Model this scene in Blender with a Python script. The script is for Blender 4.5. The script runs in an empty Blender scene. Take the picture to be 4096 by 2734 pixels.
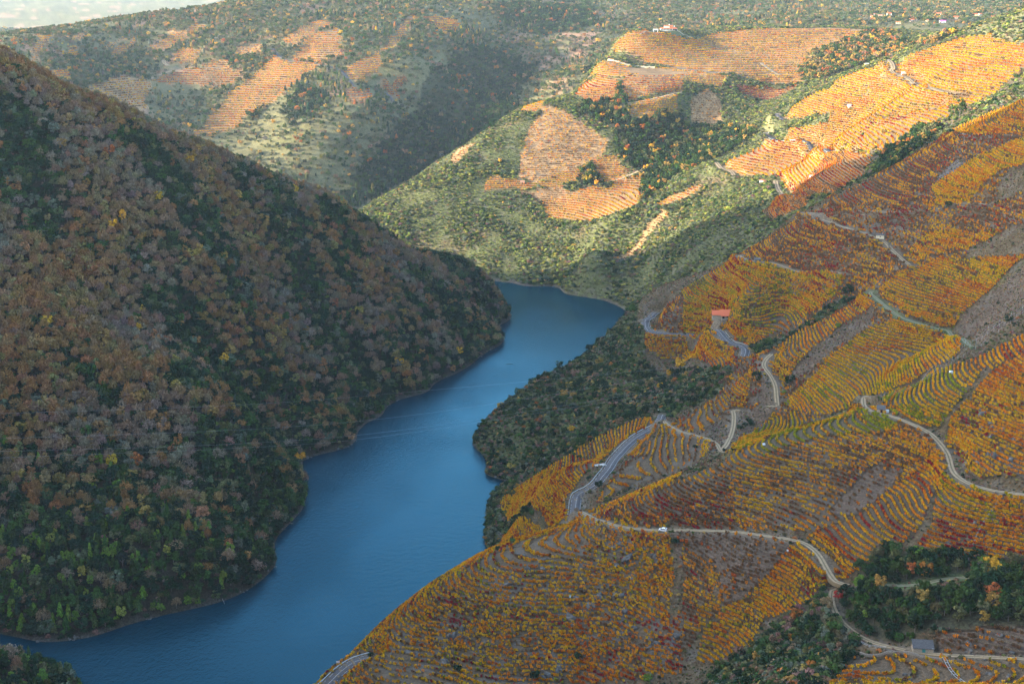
import bpy, bmesh, math, random
import numpy as np
from mathutils import Vector, Matrix, Euler

R = math.radians
C = bpy.context.scene.collection
SCN = bpy.context.scene
rng = np.random.default_rng(7)
random.seed(7)

# ------------------------------------------------------------------ camera
cam_d = bpy.data.cameras.new('camera')
cam = bpy.data.objects.new('camera', cam_d)
C.objects.link(cam)
cam.location = (0, 0, 350)
cam.rotation_euler = (R(90 - 14.0), 0, 0)
cam_d.sensor_width = 36.0
cam_d.lens = 5690 / 4096 * 36.0
cam_d.clip_start = 1.0
cam_d.clip_end = 40000
SCN.camera = cam

# ------------------------------------------------------------------ sky, sun, exposure
SUN_EL, SUN_AZ = R(13.0), R(5.0)
SUN_DIR = Vector((-math.cos(SUN_EL) * math.cos(SUN_AZ), -math.cos(SUN_EL) * math.sin(SUN_AZ), math.sin(SUN_EL)))
world = bpy.data.worlds.new('World')
SCN.world = world
world.use_nodes = True
wn = world.node_tree.nodes
bg = wn['Background']
sky = wn.new('ShaderNodeTexSky')
sky.sky_type = 'NISHITA'
sky.sun_disc = False
sky.sun_elevation = SUN_EL
sky.sun_rotation = math.atan2(SUN_DIR.x, SUN_DIR.y)
sky.altitude = 500
sky.air_density = 1.0
sky.dust_density = 2.2
sky.ozone_density = 0.8
world.node_tree.links.new(sky.outputs[0], bg.inputs[0])
bg.inputs[1].default_value = 0.15
sun_d = bpy.data.lights.new('sun', 'SUN')
sun_d.energy = 3.5
sun_d.angle = R(0.6)
sun_d.color = (1.0, 0.84, 0.60)
sun = bpy.data.objects.new('sun', sun_d)
sun.rotation_euler = (-SUN_DIR).to_track_quat('-Z', 'Y').to_euler()
sun.location = (-600, 0, 900)
C.objects.link(sun)
SCN.view_settings.view_transform = 'Standard'
SCN.view_settings.look = 'None'
SCN.view_settings.gamma = 1.0
SCN.view_settings.exposure = 2.8
SCN.render.engine = 'CYCLES'
cy = SCN.cycles
cy.max_bounces = 5
cy.diffuse_bounces = 1
cy.glossy_bounces = 2
cy.transmission_bounces = 2
cy.transparent_max_bounces = 6
cy.volume_bounces = 1
cy.use_denoising = True
try:
    cy.denoiser = 'OPENIMAGEDENOISE'
    cy.denoising_prefilter = 'ACCURATE'
except Exception:
    pass
cy.caustics_reflective = False
cy.caustics_refractive = False

# ------------------------------------------------------------------ relief points (metres); unseen left hills raised to cast the valley shadow
RELIEF_PTS = [[-282.9,729.8,0.0],[-250.9,720.6,0.0],[-229.5,729.8,0.0],[-209.4,746.7,0.0],[-190.4,761.3,0.0],[-170.3,774.5,0.0],[-152.4,805.0,0.0],
[-148.8,832.0,0.0],[-153.7,879.6,0.0],[-145.7,924.0,0.0],[-146.3,954.3,0.0],[-156.1,996.2,0.0],[-158.8,1031.2,0.0],[-146.5,1046.9,0.0],
[-123.0,1079.6,0.0],[-122.4,1114.3,0.0],[-109.0,1157.4,-0.0],[-82.8,1210.7,0.0],[-54.5,1276.3,0.0],[-31.6,1340.5,0.0],[-8.7,1407.4,0.0],
[-15.1,1472.7,0.0],[-4.1,1541.8,0.0],[-241.4,702.7,-10.0],[-208.9,742.3,-10.0],[-166.4,765.1,-10.0],[-134.0,821.3,-10.0],[-133.3,941.8,-10.0],
[-137.4,1024.7,-10.0],[-110.1,1087.8,-10.0],[-81.7,1190.5,-10.0],[-54.1,1264.1,-10.0],[-44.7,1282.0,-10.0],[-34.8,1297.2,-10.0],[7.0,1432.6,-10.0],
[12.8,1597.2,-10.0],[-179.2,739.3,-22.0],[-127.2,809.1,-22.0],[-96.5,939.0,-22.0],[-75.5,1090.5,-22.0],[-10.3,1324.7,-22.0],[60.9,1540.1,-22.0],
[-424.6,1200.0,286.3],[-389.7,1215.0,263.7],[-340.2,1245.0,240.2],[-293.0,1290.0,213.8],[-245.0,1330.0,186.3],[-185.0,1380.0,143.5],
[-131.4,1425.0,99.8],[-75.4,1470.0,66.6],[-31.8,1500.0,36.2],[-366.9,1005.0,167.2],[-325.2,864.0,80.1],[-301.1,782.0,28.8],[-267.7,968.0,103.6],
[-241.0,852.0,50.8],[-228.5,1112.0,127.5],[-201.0,957.0,69.3],[-164.1,1215.0,62.2],[-162.1,1110.0,24.5],[-95.7,1335.0,46.2],[-317.1,1084.0,172.3],
[-620.0,1180.0,330.0],[-800.0,1150.0,420.0],[-1000.0,1100.0,545.0],[-1000.0,980.0,590.0],[-1250.0,1150.0,580.0],[-600.0,950.0,215.0],  # hills out of view, heights set to throw shade across the river
[-800.0,900.0,330.0],[-1000.0,850.0,590.0],[-1250.0,800.0,590.0],[-480.0,760.0,60.0],[-620.0,700.0,120.0],[-800.0,640.0,250.0],[-1000.0,600.0,450.0],
[-1250.0,550.0,560.0],[-1500.0,900.0,620.0],[-1500.0,400.0,600.0],[-1800.0,1300.0,560.0],[-1800.0,1700.0,220.0],[-1800.0,500.0,600.0],
[-700.0,1420.0,300.0],[-1000.0,1450.0,390.0],[-450.0,1430.0,180.0],[-450.0,1560.0,75.0],[-200.0,1560.0,80.0],[-200.0,1660.0,5.0],
[-700.0,1600.0,170.0],[-900.0,1700.0,150.0],[-50.0,1600.0,20.0],[-300.0,1800.0,-10.0],[-600.0,1850.0,0.0],[-900.0,1950.0,0.0],[-1300.0,1800.0,170.0],
[-1300.0,2050.0,100.0],[60.0,1600.0,-15.0],[-100.0,1720.0,-15.0],[-550.0,1760.0,30.0],[-225.0,676.0,0.0],[-245.0,690.0,0.0],[-270.0,694.0,0.0],
[-300.0,698.0,0.0],[-330.0,702.0,0.0],[-290.0,660.0,25.0],[-260.0,640.0,20.0],[-330.0,640.0,40.0],[-400.0,610.0,60.0],[-300.0,560.0,60.0],
[-420.0,690.0,2.0],[-420.0,740.0,0.0],[-500.0,690.0,5.0],[-360.0,722.0,-12.0],[-280.0,712.0,-8.0],[-215.0,690.0,-9.0],[-50.8,1721.6,0.0],
[-23.8,1710.9,0.0],[2.9,1697.7,0.0],[21.3,1679.5,0.0],[60.0,1659.1,0.0],[84.1,1622.2,0.0],[108.0,1598.4,0.0],[126.7,1548.4,0.0],[130.8,1509.7,0.0],
[33.6,1635.0,-8.0],[88.1,1599.8,-8.0],[118.5,1533.5,-8.0],[-23.6,1697.0,-8.0],[-27.8,1074.0,0.0],[-27.0,1055.4,0.0],[-19.9,1038.4,0.0],
[-20.2,1001.1,0.0],[-12.6,984.7,0.0],[-1.4,980.9,0.0],[-34.5,1075.7,-6.0],[-26.2,1018.2,-6.0],[-14.1,979.9,-6.0],[-24.3,1075.0,16.2],
[-9.6,1090.0,25.1],[36.9,1112.0,44.6],[72.4,1135.0,64.3],[36.5,1062.0,44.6],[2.3,1045.0,31.6],[10.3,1080.0,33.3],[-1.6,1078.0,25.6],
[30.1,1085.0,41.7],[-10.0,1150.0,-8.0],[-10.0,1195.0,-10.0],[15.0,1165.0,-12.0],[12.0,1118.0,6.0],[35.0,1150.0,8.0],[60.0,1160.0,25.0],
[-2.0,1128.0,-8.0],[49.7,1082.0,49.1],[60.4,1100.0,59.7],[19.7,1058.0,39.7],[66.7,1040.0,64.7],[80.2,1100.0,69.0],[10.5,1105.0,34.3],
[102.6,1180.0,77.5],[-10.0,1110.0,-6.0],[20.0,1135.0,-10.0],[45.0,1165.0,-10.0],[75.0,1210.0,-10.0],[110.0,1260.0,0.0],[120.0,1235.0,30.0],
[105.0,1320.0,-5.0],[130.0,1400.0,0.0],[150.0,1420.0,25.0],[-1.5,1010.0,15.0],[18.9,1010.0,34.5],[17.8,945.0,25.5],[64.1,995.0,58.2],
[58.7,905.0,58.6],[40.4,865.0,49.6],[109.2,1015.0,81.1],[100.8,930.0,77.3],[131.2,1030.0,86.8],[130.4,890.0,94.1],[94.8,1110.0,76.8],[-7.7,966.1,0.0],
[-16.1,941.1,0.0],[-17.7,913.9,0.0],[-18.3,868.2,0.0],[-13.7,846.1,0.0],[-24.6,951.1,-7.0],[-25.9,885.6,-7.0],[-31.9,848.6,-7.0],[32.8,726.3,72.0],
[40.0,763.1,73.0],[58.5,807.1,76.0],[93.1,878.2,79.0],[77.2,834.6,78.0],[144.8,998.2,108.0],[8.4,862.9,30.0],[0.3,839.5,22.0],[15.0,788.7,45.0],
[-5.8,806.2,14.0],[-79.3,628.1,34.0],[-87.7,608.7,33.0],[-74.9,643.5,35.0],[-100.0,655.0,-8.0],[-85.0,690.0,-10.0],[-60.0,715.0,-10.0],
[-30.0,740.0,-10.0],[0.0,775.0,-8.0],[-115.0,620.0,-6.0],[-120.0,580.0,0.0],[-100.0,560.0,20.0],[-95.0,600.0,20.0],[-58.6,630.0,50.1],
[-42.4,642.0,60.3],[-24.5,655.0,69.1],[-11.0,665.0,73.5],[13.0,682.0,76.7],[37.3,708.0,78.3],[73.7,651.0,92.1],[106.6,630.0,97.6],[131.9,610.0,103.1],
[49.3,652.0,82.2],[29.9,625.0,67.9],[-5.6,613.0,60.7],[-34.7,608.0,50.5],[28.5,588.0,50.5],[75.5,610.0,74.7],[71.5,570.0,57.2],[98.2,612.0,92.5],
[105.2,580.0,76.3],[95.9,553.0,68.3],[17.5,604.0,58.7],[62.4,592.0,64.5],[71.8,700.0,97.3],[107.2,705.0,111.3],[145.0,715.0,122.5],
[187.1,728.0,131.6],[221.2,735.0,148.4],[247.8,738.0,163.5],[274.0,742.0,179.8],[299.5,742.0,197.5],[116.2,655.0,107.1],[166.4,665.0,122.9],
[200.2,658.0,138.1],[234.0,655.0,157.9],[269.6,660.0,181.4],[201.6,640.0,131.5],[215.9,595.0,135.2],[246.4,590.0,142.8],[164.4,605.0,113.6],
[189.0,575.0,119.6],[215.6,560.0,120.0],[231.3,545.0,120.7],[137.6,572.0,100.0],[137.7,552.0,95.2],[144.6,528.0,92.1],[160.9,512.0,98.8],
[123.7,515.0,90.9],[100.4,520.0,79.2],[194.2,495.0,104.6],[167.7,535.0,108.6],[197.7,535.0,114.0],[146.5,490.0,94.8],[186.2,472.0,104.2],
[156.6,572.0,107.0],[190.2,560.0,113.2],[98.6,795.0,87.8],[131.3,850.0,92.6],[162.6,865.0,112.7],[161.0,835.0,98.7],[195.3,860.0,130.3],
[186.4,815.0,117.2],[211.6,800.0,130.6],[238.2,850.0,148.7],[264.0,795.0,149.9],[275.4,850.0,164.4],[307.3,840.0,189.6],[335.8,840.0,212.3],
[236.1,905.0,155.7],[228.8,950.0,150.4],[197.7,945.0,128.1],[174.6,935.0,117.2],[153.2,925.0,109.3],[205.1,990.0,133.8],[205.2,908.0,136.6],
[170.4,892.0,118.8],[140.4,905.0,105.2],[294.3,800.0,178.2],[153.4,1000.0,125.7],[122.6,1040.0,97.9],[177.3,1040.0,141.9],[210.5,1025.0,163.5],
[209.8,930.0,138.3],[220.3,985.0,161.9],[255.1,975.0,183.7],[258.0,930.0,170.7],[289.0,990.0,205.4],[312.9,960.0,226.8],[298.1,905.0,193.5],
[322.1,890.0,220.0],[344.5,960.0,243.6],[377.3,960.0,260.3],[241.0,1045.0,188.1],[162.6,955.0,119.4],[116.6,1135.0,106.3],[149.0,1122.0,125.5],
[181.9,1118.0,142.6],[230.3,1128.0,173.2],[262.1,1140.0,187.6],[292.0,1150.0,199.4],[328.6,1135.0,224.2],[362.0,1120.0,245.4],[393.2,1105.0,265.8],
[424.4,1090.0,289.4],[185.6,1600.0,73.4],[161.7,1500.0,49.9],[289.5,1640.0,131.7],[153.8,1690.0,63.9],[257.1,1780.0,134.1],[372.8,1700.0,164.6],
[296.4,1400.0,165.4],[280.3,1480.0,136.5],[368.3,1450.0,199.4],[88.5,1640.0,36.8],[119.1,1660.0,42.0],[235.4,1560.0,108.3],[336.8,1830.0,160.0],
[404.5,1600.0,214.4],[384.2,1760.0,191.7],[530.5,1500.0,274.2],[409.3,1420.0,217.4],[450.9,1400.0,238.6],[479.0,1350.0,263.4],[479.0,1580.0,256.7],
[339.0,1330.0,193.3],[425.3,1900.0,228.1],[380.7,1900.0,198.8],[482.2,1800.0,262.1],[578.6,1820.0,301.0],[645.0,1840.0,322.0],[706.4,1840.0,352.5],
[96.4,1950.0,127.1],[49.3,1830.0,66.4],[-15.3,1790.0,40.5],[116.2,2220.0,207.6],[18.9,2090.0,180.1],[-35.1,2050.0,151.4],[-104.7,2000.0,110.9],
[-154.1,1950.0,82.5],[-207.1,1890.0,50.4],[191.5,1985.0,150.8],[195.8,2040.0,187.6],[160.8,2045.0,187.2],[233.4,2060.0,193.1],[233.4,1985.0,143.9],
[163.8,1850.0,96.2],[122.7,1720.0,68.1],[267.5,2040.0,166.5],[324.7,2070.0,185.2],[369.1,2120.0,188.6],[416.2,2180.0,210.1],[77.3,1720.0,37.1],
[-30.5,1740.0,17.7],[115.5,1860.0,91.5],[179.5,2300.0,233.7],[147.6,2300.0,239.6],[252.5,2240.0,225.4],[256.3,2520.0,273.7],[305.1,2530.0,275.5],
[352.5,2560.0,278.9],[315.8,2440.0,259.7],[421.6,2580.0,281.4],[594.1,2560.0,281.9],[352.4,2400.0,249.0],[507.0,2350.0,251.1],[167.5,2420.0,256.3],
[357.9,2170.0,210.8],[-200.0,2120.0,-5.0],[-100.0,2200.0,5.0],[20.0,2300.0,60.0],[110.0,2420.0,130.0],[200.0,2560.0,170.0],[300.0,2750.0,215.0],
[-400.0,2150.0,0.0],[-800.0,2250.0,0.0],[550.0,2800.0,235.0],[900.0,2750.0,240.0],[-264.5,2270.0,0.3],[-307.8,2330.0,18.0],[-291.1,2370.0,45.8],
[-458.3,2500.0,90.4],[-335.9,2400.0,75.7],[-242.3,2540.0,139.1],[-165.5,2750.0,197.0],[-101.5,2980.0,242.2],[-196.3,2500.0,73.0],[-133.7,2560.0,66.3],
[-139.1,2680.0,122.8],[-68.2,2640.0,103.4],[-73.1,2850.0,157.4],[25.3,2800.0,146.4],[27.0,3000.0,188.2],[97.9,2800.0,184.7],[134.6,3100.0,219.6],
[-666.8,2650.0,148.2],[-811.0,2850.0,205.9],[-924.1,3080.0,269.6],[-959.9,2720.0,235.5],[-929.8,2850.0,258.9],[-772.7,3350.0,304.6],
[-391.7,3050.0,267.9],[-523.7,2900.0,228.0],[-187.9,3150.0,286.3],[-207.8,3500.0,343.2],[-31.1,3800.0,355.2],[-499.5,3450.0,331.9],
[-696.6,3400.0,309.6],[142.7,3300.0,266.7],[159.4,3700.0,312.1],[463.6,3600.0,289.2],[513.8,4000.0,322.4],[827.2,4200.0,307.0],[816.5,3150.0,283.6],
[612.3,3100.0,282.1],[1020.1,3400.0,292.6],[1226.5,3500.0,302.5],[993.4,4000.0,302.4],[1330.1,4200.0,303.5],[835.9,2950.0,280.4],
[-831.4,2600.0,196.5],[-1500.0,2600.0,80.0],[-1300.0,2500.0,20.0],[-1100.0,2350.0,5.0],[-1800.0,2600.0,60.0],[-2500.0,2600.0,60.0],
[-3000.0,2000.0,80.0],[-2500.0,1900.0,120.0],[-2200.0,3200.0,80.0],[-3500.0,3000.0,80.0],[-1400.0,3400.0,180.0],[-1800.0,3600.0,120.0],
[-1000.0,4000.0,200.0],[-2500.0,4500.0,120.0],[-1000.0,5200.0,190.0],[-3000.0,7000.0,140.0],[0.0,6000.0,260.0],[-800.0,7000.0,180.0],
[-2000.0,9000.0,230.0],[0.0,9000.0,260.0],[2000.0,6000.0,290.0],[2000.0,9000.0,270.0],[-3500.0,12000.0,330.0],[0.0,14000.0,400.0],
[-4500.0,14000.0,420.0],[4000.0,14000.0,290.0],[3000.0,11000.0,280.0],[1500.0,4500.0,295.0],[-6000.0,9000.0,250.0],[5000.0,9000.0,280.0],
[0.0,0.0,325.0],[0.0,-60.0,345.0],[0.0,50.0,285.0],[60.0,50.0,290.0],[-60.0,50.0,285.0],[0.0,100.0,240.0],[100.0,100.0,250.0],[-100.0,100.0,230.0],
[0.0,200.0,165.0],[120.0,200.0,190.0],[-120.0,200.0,160.0],[0.0,300.0,125.0],[-150.0,350.0,90.0],[150.0,350.0,125.0],[300.0,300.0,190.0],
[250.0,250.0,200.0],[-250.0,250.0,140.0],[-300.0,300.0,120.0],[-300.0,450.0,80.0],[0.0,450.0,100.0],[-600.0,400.0,200.0],[-200.0,480.0,55.0],
[150.0,450.0,115.0],[250.0,400.0,165.0],[400.0,420.0,190.0],[500.0,500.0,190.0],[600.0,650.0,230.0],[700.0,800.0,290.0],[700.0,1000.0,340.0],
[800.0,1300.0,340.0],[900.0,1700.0,380.0],[1200.0,2200.0,330.0],[600.0,1250.0,290.0],[-300.0,0.0,320.0],[300.0,0.0,330.0],[-800.0,200.0,400.0],
[600.0,200.0,300.0],[900.0,600.0,380.0],[1300.0,1000.0,420.0],[-100.0,-300.0,360.0],[500.0,-300.0,360.0],[-800.0,-300.0,450.0],[71.8,742.0,81.3],
[107.2,747.0,95.3],[145.0,757.0,106.5],[187.1,770.0,115.6],[221.2,775.0,142.4],[247.8,778.0,157.5],[-70.6,660.0,30.1],[-54.4,672.0,40.3],
[-36.5,685.0,49.1],[-18.1,702.0,52.6],[1.0,712.0,56.7],[-15.6,1128.0,0.1],[4.5,1143.0,10.3],[30.9,1150.0,21.0],[55.4,1158.0,34.6],[76.3,1168.0,45.7],
[116.6,1195.0,76.3],[149.0,1182.0,95.5],[181.9,1178.0,112.6],[230.3,1188.0,143.2],[262.1,1200.0,171.6],[292.0,1210.0,183.4],[328.6,1195.0,208.2],
[362.0,1180.0,229.4],[393.2,1165.0,249.8],[-35.1,2120.0,126.4],[-104.7,2070.0,85.9],[-154.1,2020.0,57.5],[-368.0,1280.0,223.7],[-293.0,1340.0,191.8],
[-245.0,1380.0,164.3],[-185.0,1430.0,121.5],[-131.4,1475.0,77.8]]

PTS = np.array(RELIEF_PTS)

def _solve():
    n = len(PTS)
    d = ((PTS[:, None, :2] - PTS[None, :, :2]) ** 2).sum(-1)
    A = np.zeros((n + 3, n + 3))
    A[:n, :n] = np.sqrt(d + 35.0 ** 2) / 1000 - 2e-4 * np.eye(n)
    P = np.c_[np.ones(n), PTS[:, :2] / 1000]
    A[:n, n:] = P
    A[n:, :n] = P.T
    return np.linalg.solve(A, np.r_[PTS[:, 2], 0, 0, 0])

_WT = _solve()

def base_height(x, y):
    """Smooth relief through the relief points (multiquadric surface)."""
    x = np.asarray(x, float)
    sh = x.shape
    x = x.ravel()
    y = np.asarray(y, float).ravel()
    o = np.empty(len(x))
    n = len(PTS)
    for i in range(0, len(x), 20000):
        a = x[i:i + 20000]
        b = y[i:i + 20000]
        r = (a[:, None] - PTS[None, :, 0]) ** 2 + (b[:, None] - PTS[None, :, 1]) ** 2
        o[i:i + 20000] = np.sqrt(r + 35.0 ** 2) / 1000 @ _WT[:n] + _WT[n] + (_WT[n + 1] * a + _WT[n + 2] * b) / 1000
    return o.reshape(sh)

def _hash(i, j, s):
    h = (i.astype(np.int64) * 374761393 + j.astype(np.int64) * 668265263 + s * 1442695041) & 0x7fffffff
    h = ((h ^ (h >> 13)) * 1274126177) & 0x7fffffff
    return ((h ^ (h >> 16)) & 0xffff) / 65535.0

def vnoise(x, y, s=0):
    i = np.floor(x)
    j = np.floor(y)
    a = x - i
    b = y - j
    a = a * a * (3 - 2 * a)
    b = b * b * (3 - 2 * b)
    i = i.astype(np.int64)
    j = j.astype(np.int64)
    return (_hash(i, j, s) * (1 - a) * (1 - b) + _hash(i + 1, j, s) * a * (1 - b)
            + _hash(i, j + 1, s) * (1 - a) * b + _hash(i + 1, j + 1, s) * a * b)

def fbm(x, y, scale, octaves=3, s=0):
    """value noise, about -1..1"""
    x = np.asarray(x, float) / scale
    y = np.asarray(y, float) / scale
    t = np.zeros(x.shape)
    w = 1.0
    tot = 0.0
    for k in range(octaves):
        t += w * (vnoise(x * 2 ** k + 17.3 * k, y * 2 ** k - 9.1 * k, s + k) * 2 - 1)
        tot += w
        w *= 0.5
    return t / tot

def sstep(a, b, v):
    t = np.clip((v - a) / (b - a), 0, 1)
    return t * t * (3 - 2 * t)

_RX = np.array([-160., -160., -100., -72., -85., 20., 60., 60.])
_RY = np.array([400., 640., 760., 833., 1050., 1300., 1500., 1640.])

def left_side(x, y):
    """how surely a point lies on the wooded bank (0..1)"""
    xc = np.interp(y, _RY, _RX)
    return sstep(0, 40, xc - x) * (1 - sstep(1600, 1700, y)) * sstep(560, 620, y + 0 * x)

def height(x, y):
    x = np.asarray(x, float)
    y = np.asarray(y, float)
    z = base_height(x, y)
    m = sstep(1.0, 22.0, z)
    L = left_side(x, y)
    far = sstep(1500, 2400, y)
    far2 = sstep(2350, 2900, y - 0.9 * np.maximum(0, x + 100))
    r = 1.5 * fbm(x, y, 70, 2, 5) * (1 - far) + (2.0 * far + 13.0 * far2) * fbm(x, y, 190, 4, 8)
    r = r + L * (17.0 * fbm(x * 0.8 + y * 0.6, y * 0.35 - x * 0.25, 90, 3, 3))
    e = sstep(-4, 3, z)
    return z + r * m + 0.28 * e * fbm(x, y, 13, 2, 21) * (1 - far) + 1.4 * e * (1 - m) * fbm(x, y, 24, 3, 23)

ROADS = [["road","tar",6.2,[[-89.2,599.1],[-87.0,602.6],[-84.5,605.3],[-81.9,609.0],[-79.2,611.7],[-76.8,613.7],[-73.4,615.5],[-69.9,616.1],[-67.5,616.3]]],
["road","tar",6.0,[[32.0,707.2],[33.3,716.7],[35.6,748.2],[37.0,756.9],[38.3,759.8],[41.0,760.4],[44.8,762.7],[48.8,766.7],[52.8,774.4],[56.8,784.4],
[62.8,812.4],[69.6,834.2],[77.8,850.0],[85.6,858.7],[91.8,865.1],[95.1,874.7],[98.1,887.8]]],["road","tar",6.0,[[155.1,919.2],[158.1,933.4],
[156.2,943.2],[148.1,955.7],[142.7,1025.2],[128.3,1039.7],[115.9,1041.7],[107.8,1046.5],[103.4,1055.3],[105.6,1098.9],[106.8,1105.4],[110.0,1108.1],
[113.0,1113.6],[115.5,1117.4]]],["road","tar",6.0,[[345.8,1408.0],[345.4,1409.3],[344.9,1469.3],[344.9,1557.3],[360.8,1726.0],[339.7,1782.5],
[335.9,1842.2],[331.8,1870.6],[333.5,1877.6],[338.0,1871.7]]],["road","tar",5.5,[[355.7,1883.0],[356.0,1918.9],[358.2,1940.1],[362.2,1930.3]]],
["road","tar",6.5,[[440.4,2149.3],[426.6,2167.4],[389.1,2178.4]]],["road","tar",6.5,[[329.1,2206.1],[295.9,2224.6],[265.2,2249.1],[235.3,2279.6],
[191.7,2308.3],[163.1,2297.5],[151.1,2296.7]]],["mountain_road","tar",5.5,[[-477.3,2902.3],[-470.4,2876.0],[-449.2,2830.5],[-425.4,2802.8],
[-370.3,2768.6],[-336.4,2739.3],[-321.4,2725.4],[-306.8,2689.8],[-289.1,2648.1]]],["mountain_road","tar",5.5,[[-244.7,2672.7],[-226.4,2660.4],
[-218.6,2645.0],[-210.1,2636.7],[-190.0,2652.6]]],["mountain_road","dirt",4.5,[[-693.0,2761.6],[-683.6,2793.5],[-648.8,2840.8],[-576.2,2835.7]]],
["mountain_road","dirt",4.5,[[-695.9,2898.8],[-689.4,2870.3],[-676.0,2848.3]]],["mountain_road","dirt",4.5,[[-639.7,3045.1],[-626.5,3024.2],
[-606.7,3000.3]]],["dirt_track","dirt",3.6,[[36.4,710.4],[39.6,702.6],[43.2,688.6],[47.3,679.6],[50.4,672.9],[56.3,664.9],[63.0,659.1],[73.0,652.7],
[83.1,648.3],[92.7,643.4],[105.4,635.6],[120.2,621.7],[131.8,612.3],[135.6,604.5],[137.6,595.1],[138.1,585.0],[138.6,575.4],[139.7,569.5],
[144.2,565.9]]],["dirt_track","dirt",3.4,[[140.4,569.0],[138.0,568.3],[136.5,563.2],[135.6,556.0],[136.5,547.1],[139.3,538.4],[142.8,530.2],
[145.7,525.7],[151.4,518.9],[158.0,511.8],[167.2,504.7],[181.4,497.3],[193.0,491.4],[204.2,483.4]]],["dirt_track","dirt",3.6,[[214.1,732.5],
[212.0,735.3],[203.6,744.6],[197.1,758.1],[194.2,755.1],[186.5,710.5],[190.5,694.0],[196.5,675.8],[203.1,661.0],[204.7,653.8],[205.9,646.1],
[205.9,637.8],[204.0,626.0],[203.9,616.8],[206.4,606.0],[212.6,595.4],[223.7,586.9],[238.1,580.8]]],["grass_track","grass",3.4,[[237.8,917.4],
[234.6,911.8],[235.8,897.7],[237.7,875.4],[240.9,859.3],[246.9,848.3],[256.9,836.2],[262.9,827.0],[246.5,752.2],[246.5,737.0]]],
["dirt_track","dirt",3.6,[[227.6,1108.6],[228.5,1069.7],[232.1,1036.0],[237.5,998.7],[249.2,979.0],[256.6,967.6],[258.6,954.8],[260.8,940.0],
[262.2,923.1]]],["dirt_track","dirt",3.2,[[227.4,1090.6],[230.8,1084.2],[243.3,1039.0],[259.1,1007.8],[287.5,972.9],[300.0,941.4],[311.0,924.7]]],
["dirt_track","dirt",3.4,[[258.9,1807.1],[258.7,1760.0],[267.7,1742.0],[268.7,1718.4]]],["dirt_track","dirt",3.4,[[294.1,1583.7],[287.4,1537.3],
[284.4,1494.9],[281.2,1461.9],[277.8,1384.7],[285.5,1340.9],[295.4,1295.9]]],["dirt_track","dirt",3.6,[[170.3,903.0],[164.0,891.1],[161.3,879.6],
[163.6,865.7],[164.4,854.6],[163.4,845.3],[162.6,837.6],[161.7,834.0],[156.2,838.7]]],["dirt_track","dirt",3.6,[[142.2,848.9],[138.0,850.7],
[137.1,841.1],[133.2,820.6],[123.8,783.3],[118.5,770.4]]],["dirt_track","dirt",3.2,[[120.9,764.3],[118.5,770.4],[118.9,793.0],[113.2,811.7],
[103.9,827.5],[99.1,844.6],[96.2,862.8]]],["farm_track","dirt",3.2,[[111.0,1875.0],[140.3,1882.8],[170.5,1900.3],[185.0,1912.1]]],
["farm_track","dirt",3.2,[[161.8,2045.3],[209.2,2055.8],[248.0,2089.3]]],["farm_track","dirt",3.2,[[396.9,1524.3],[404.1,1508.6],[419.4,1493.6],
[435.7,1478.7]]],["farm_track","dirt",3.4,[[480.3,1856.3],[470.4,1785.0],[464.5,1767.3],[469.9,1707.4],[456.0,1602.4],[452.7,1524.5],[460.5,1484.7]]],
["farm_track","dirt",3.0,[[392.1,2293.2],[400.1,2244.8],[409.8,2209.4]]],["grass_track","grass",3.2,[[156.3,554.8],[162.3,551.8],[170.9,550.4],
[180.3,552.2],[190.8,551.2]]],["farm_track","dirt",3.0,[[377.6,1229.2],[343.8,1082.9],[347.2,1043.6],[355.1,1006.2]]],
["farm_track","dirt",3.0,[[178.6,1101.3],[181.8,1058.9],[198.2,1023.5],[219.3,984.3],[227.9,962.9]]]]

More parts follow.
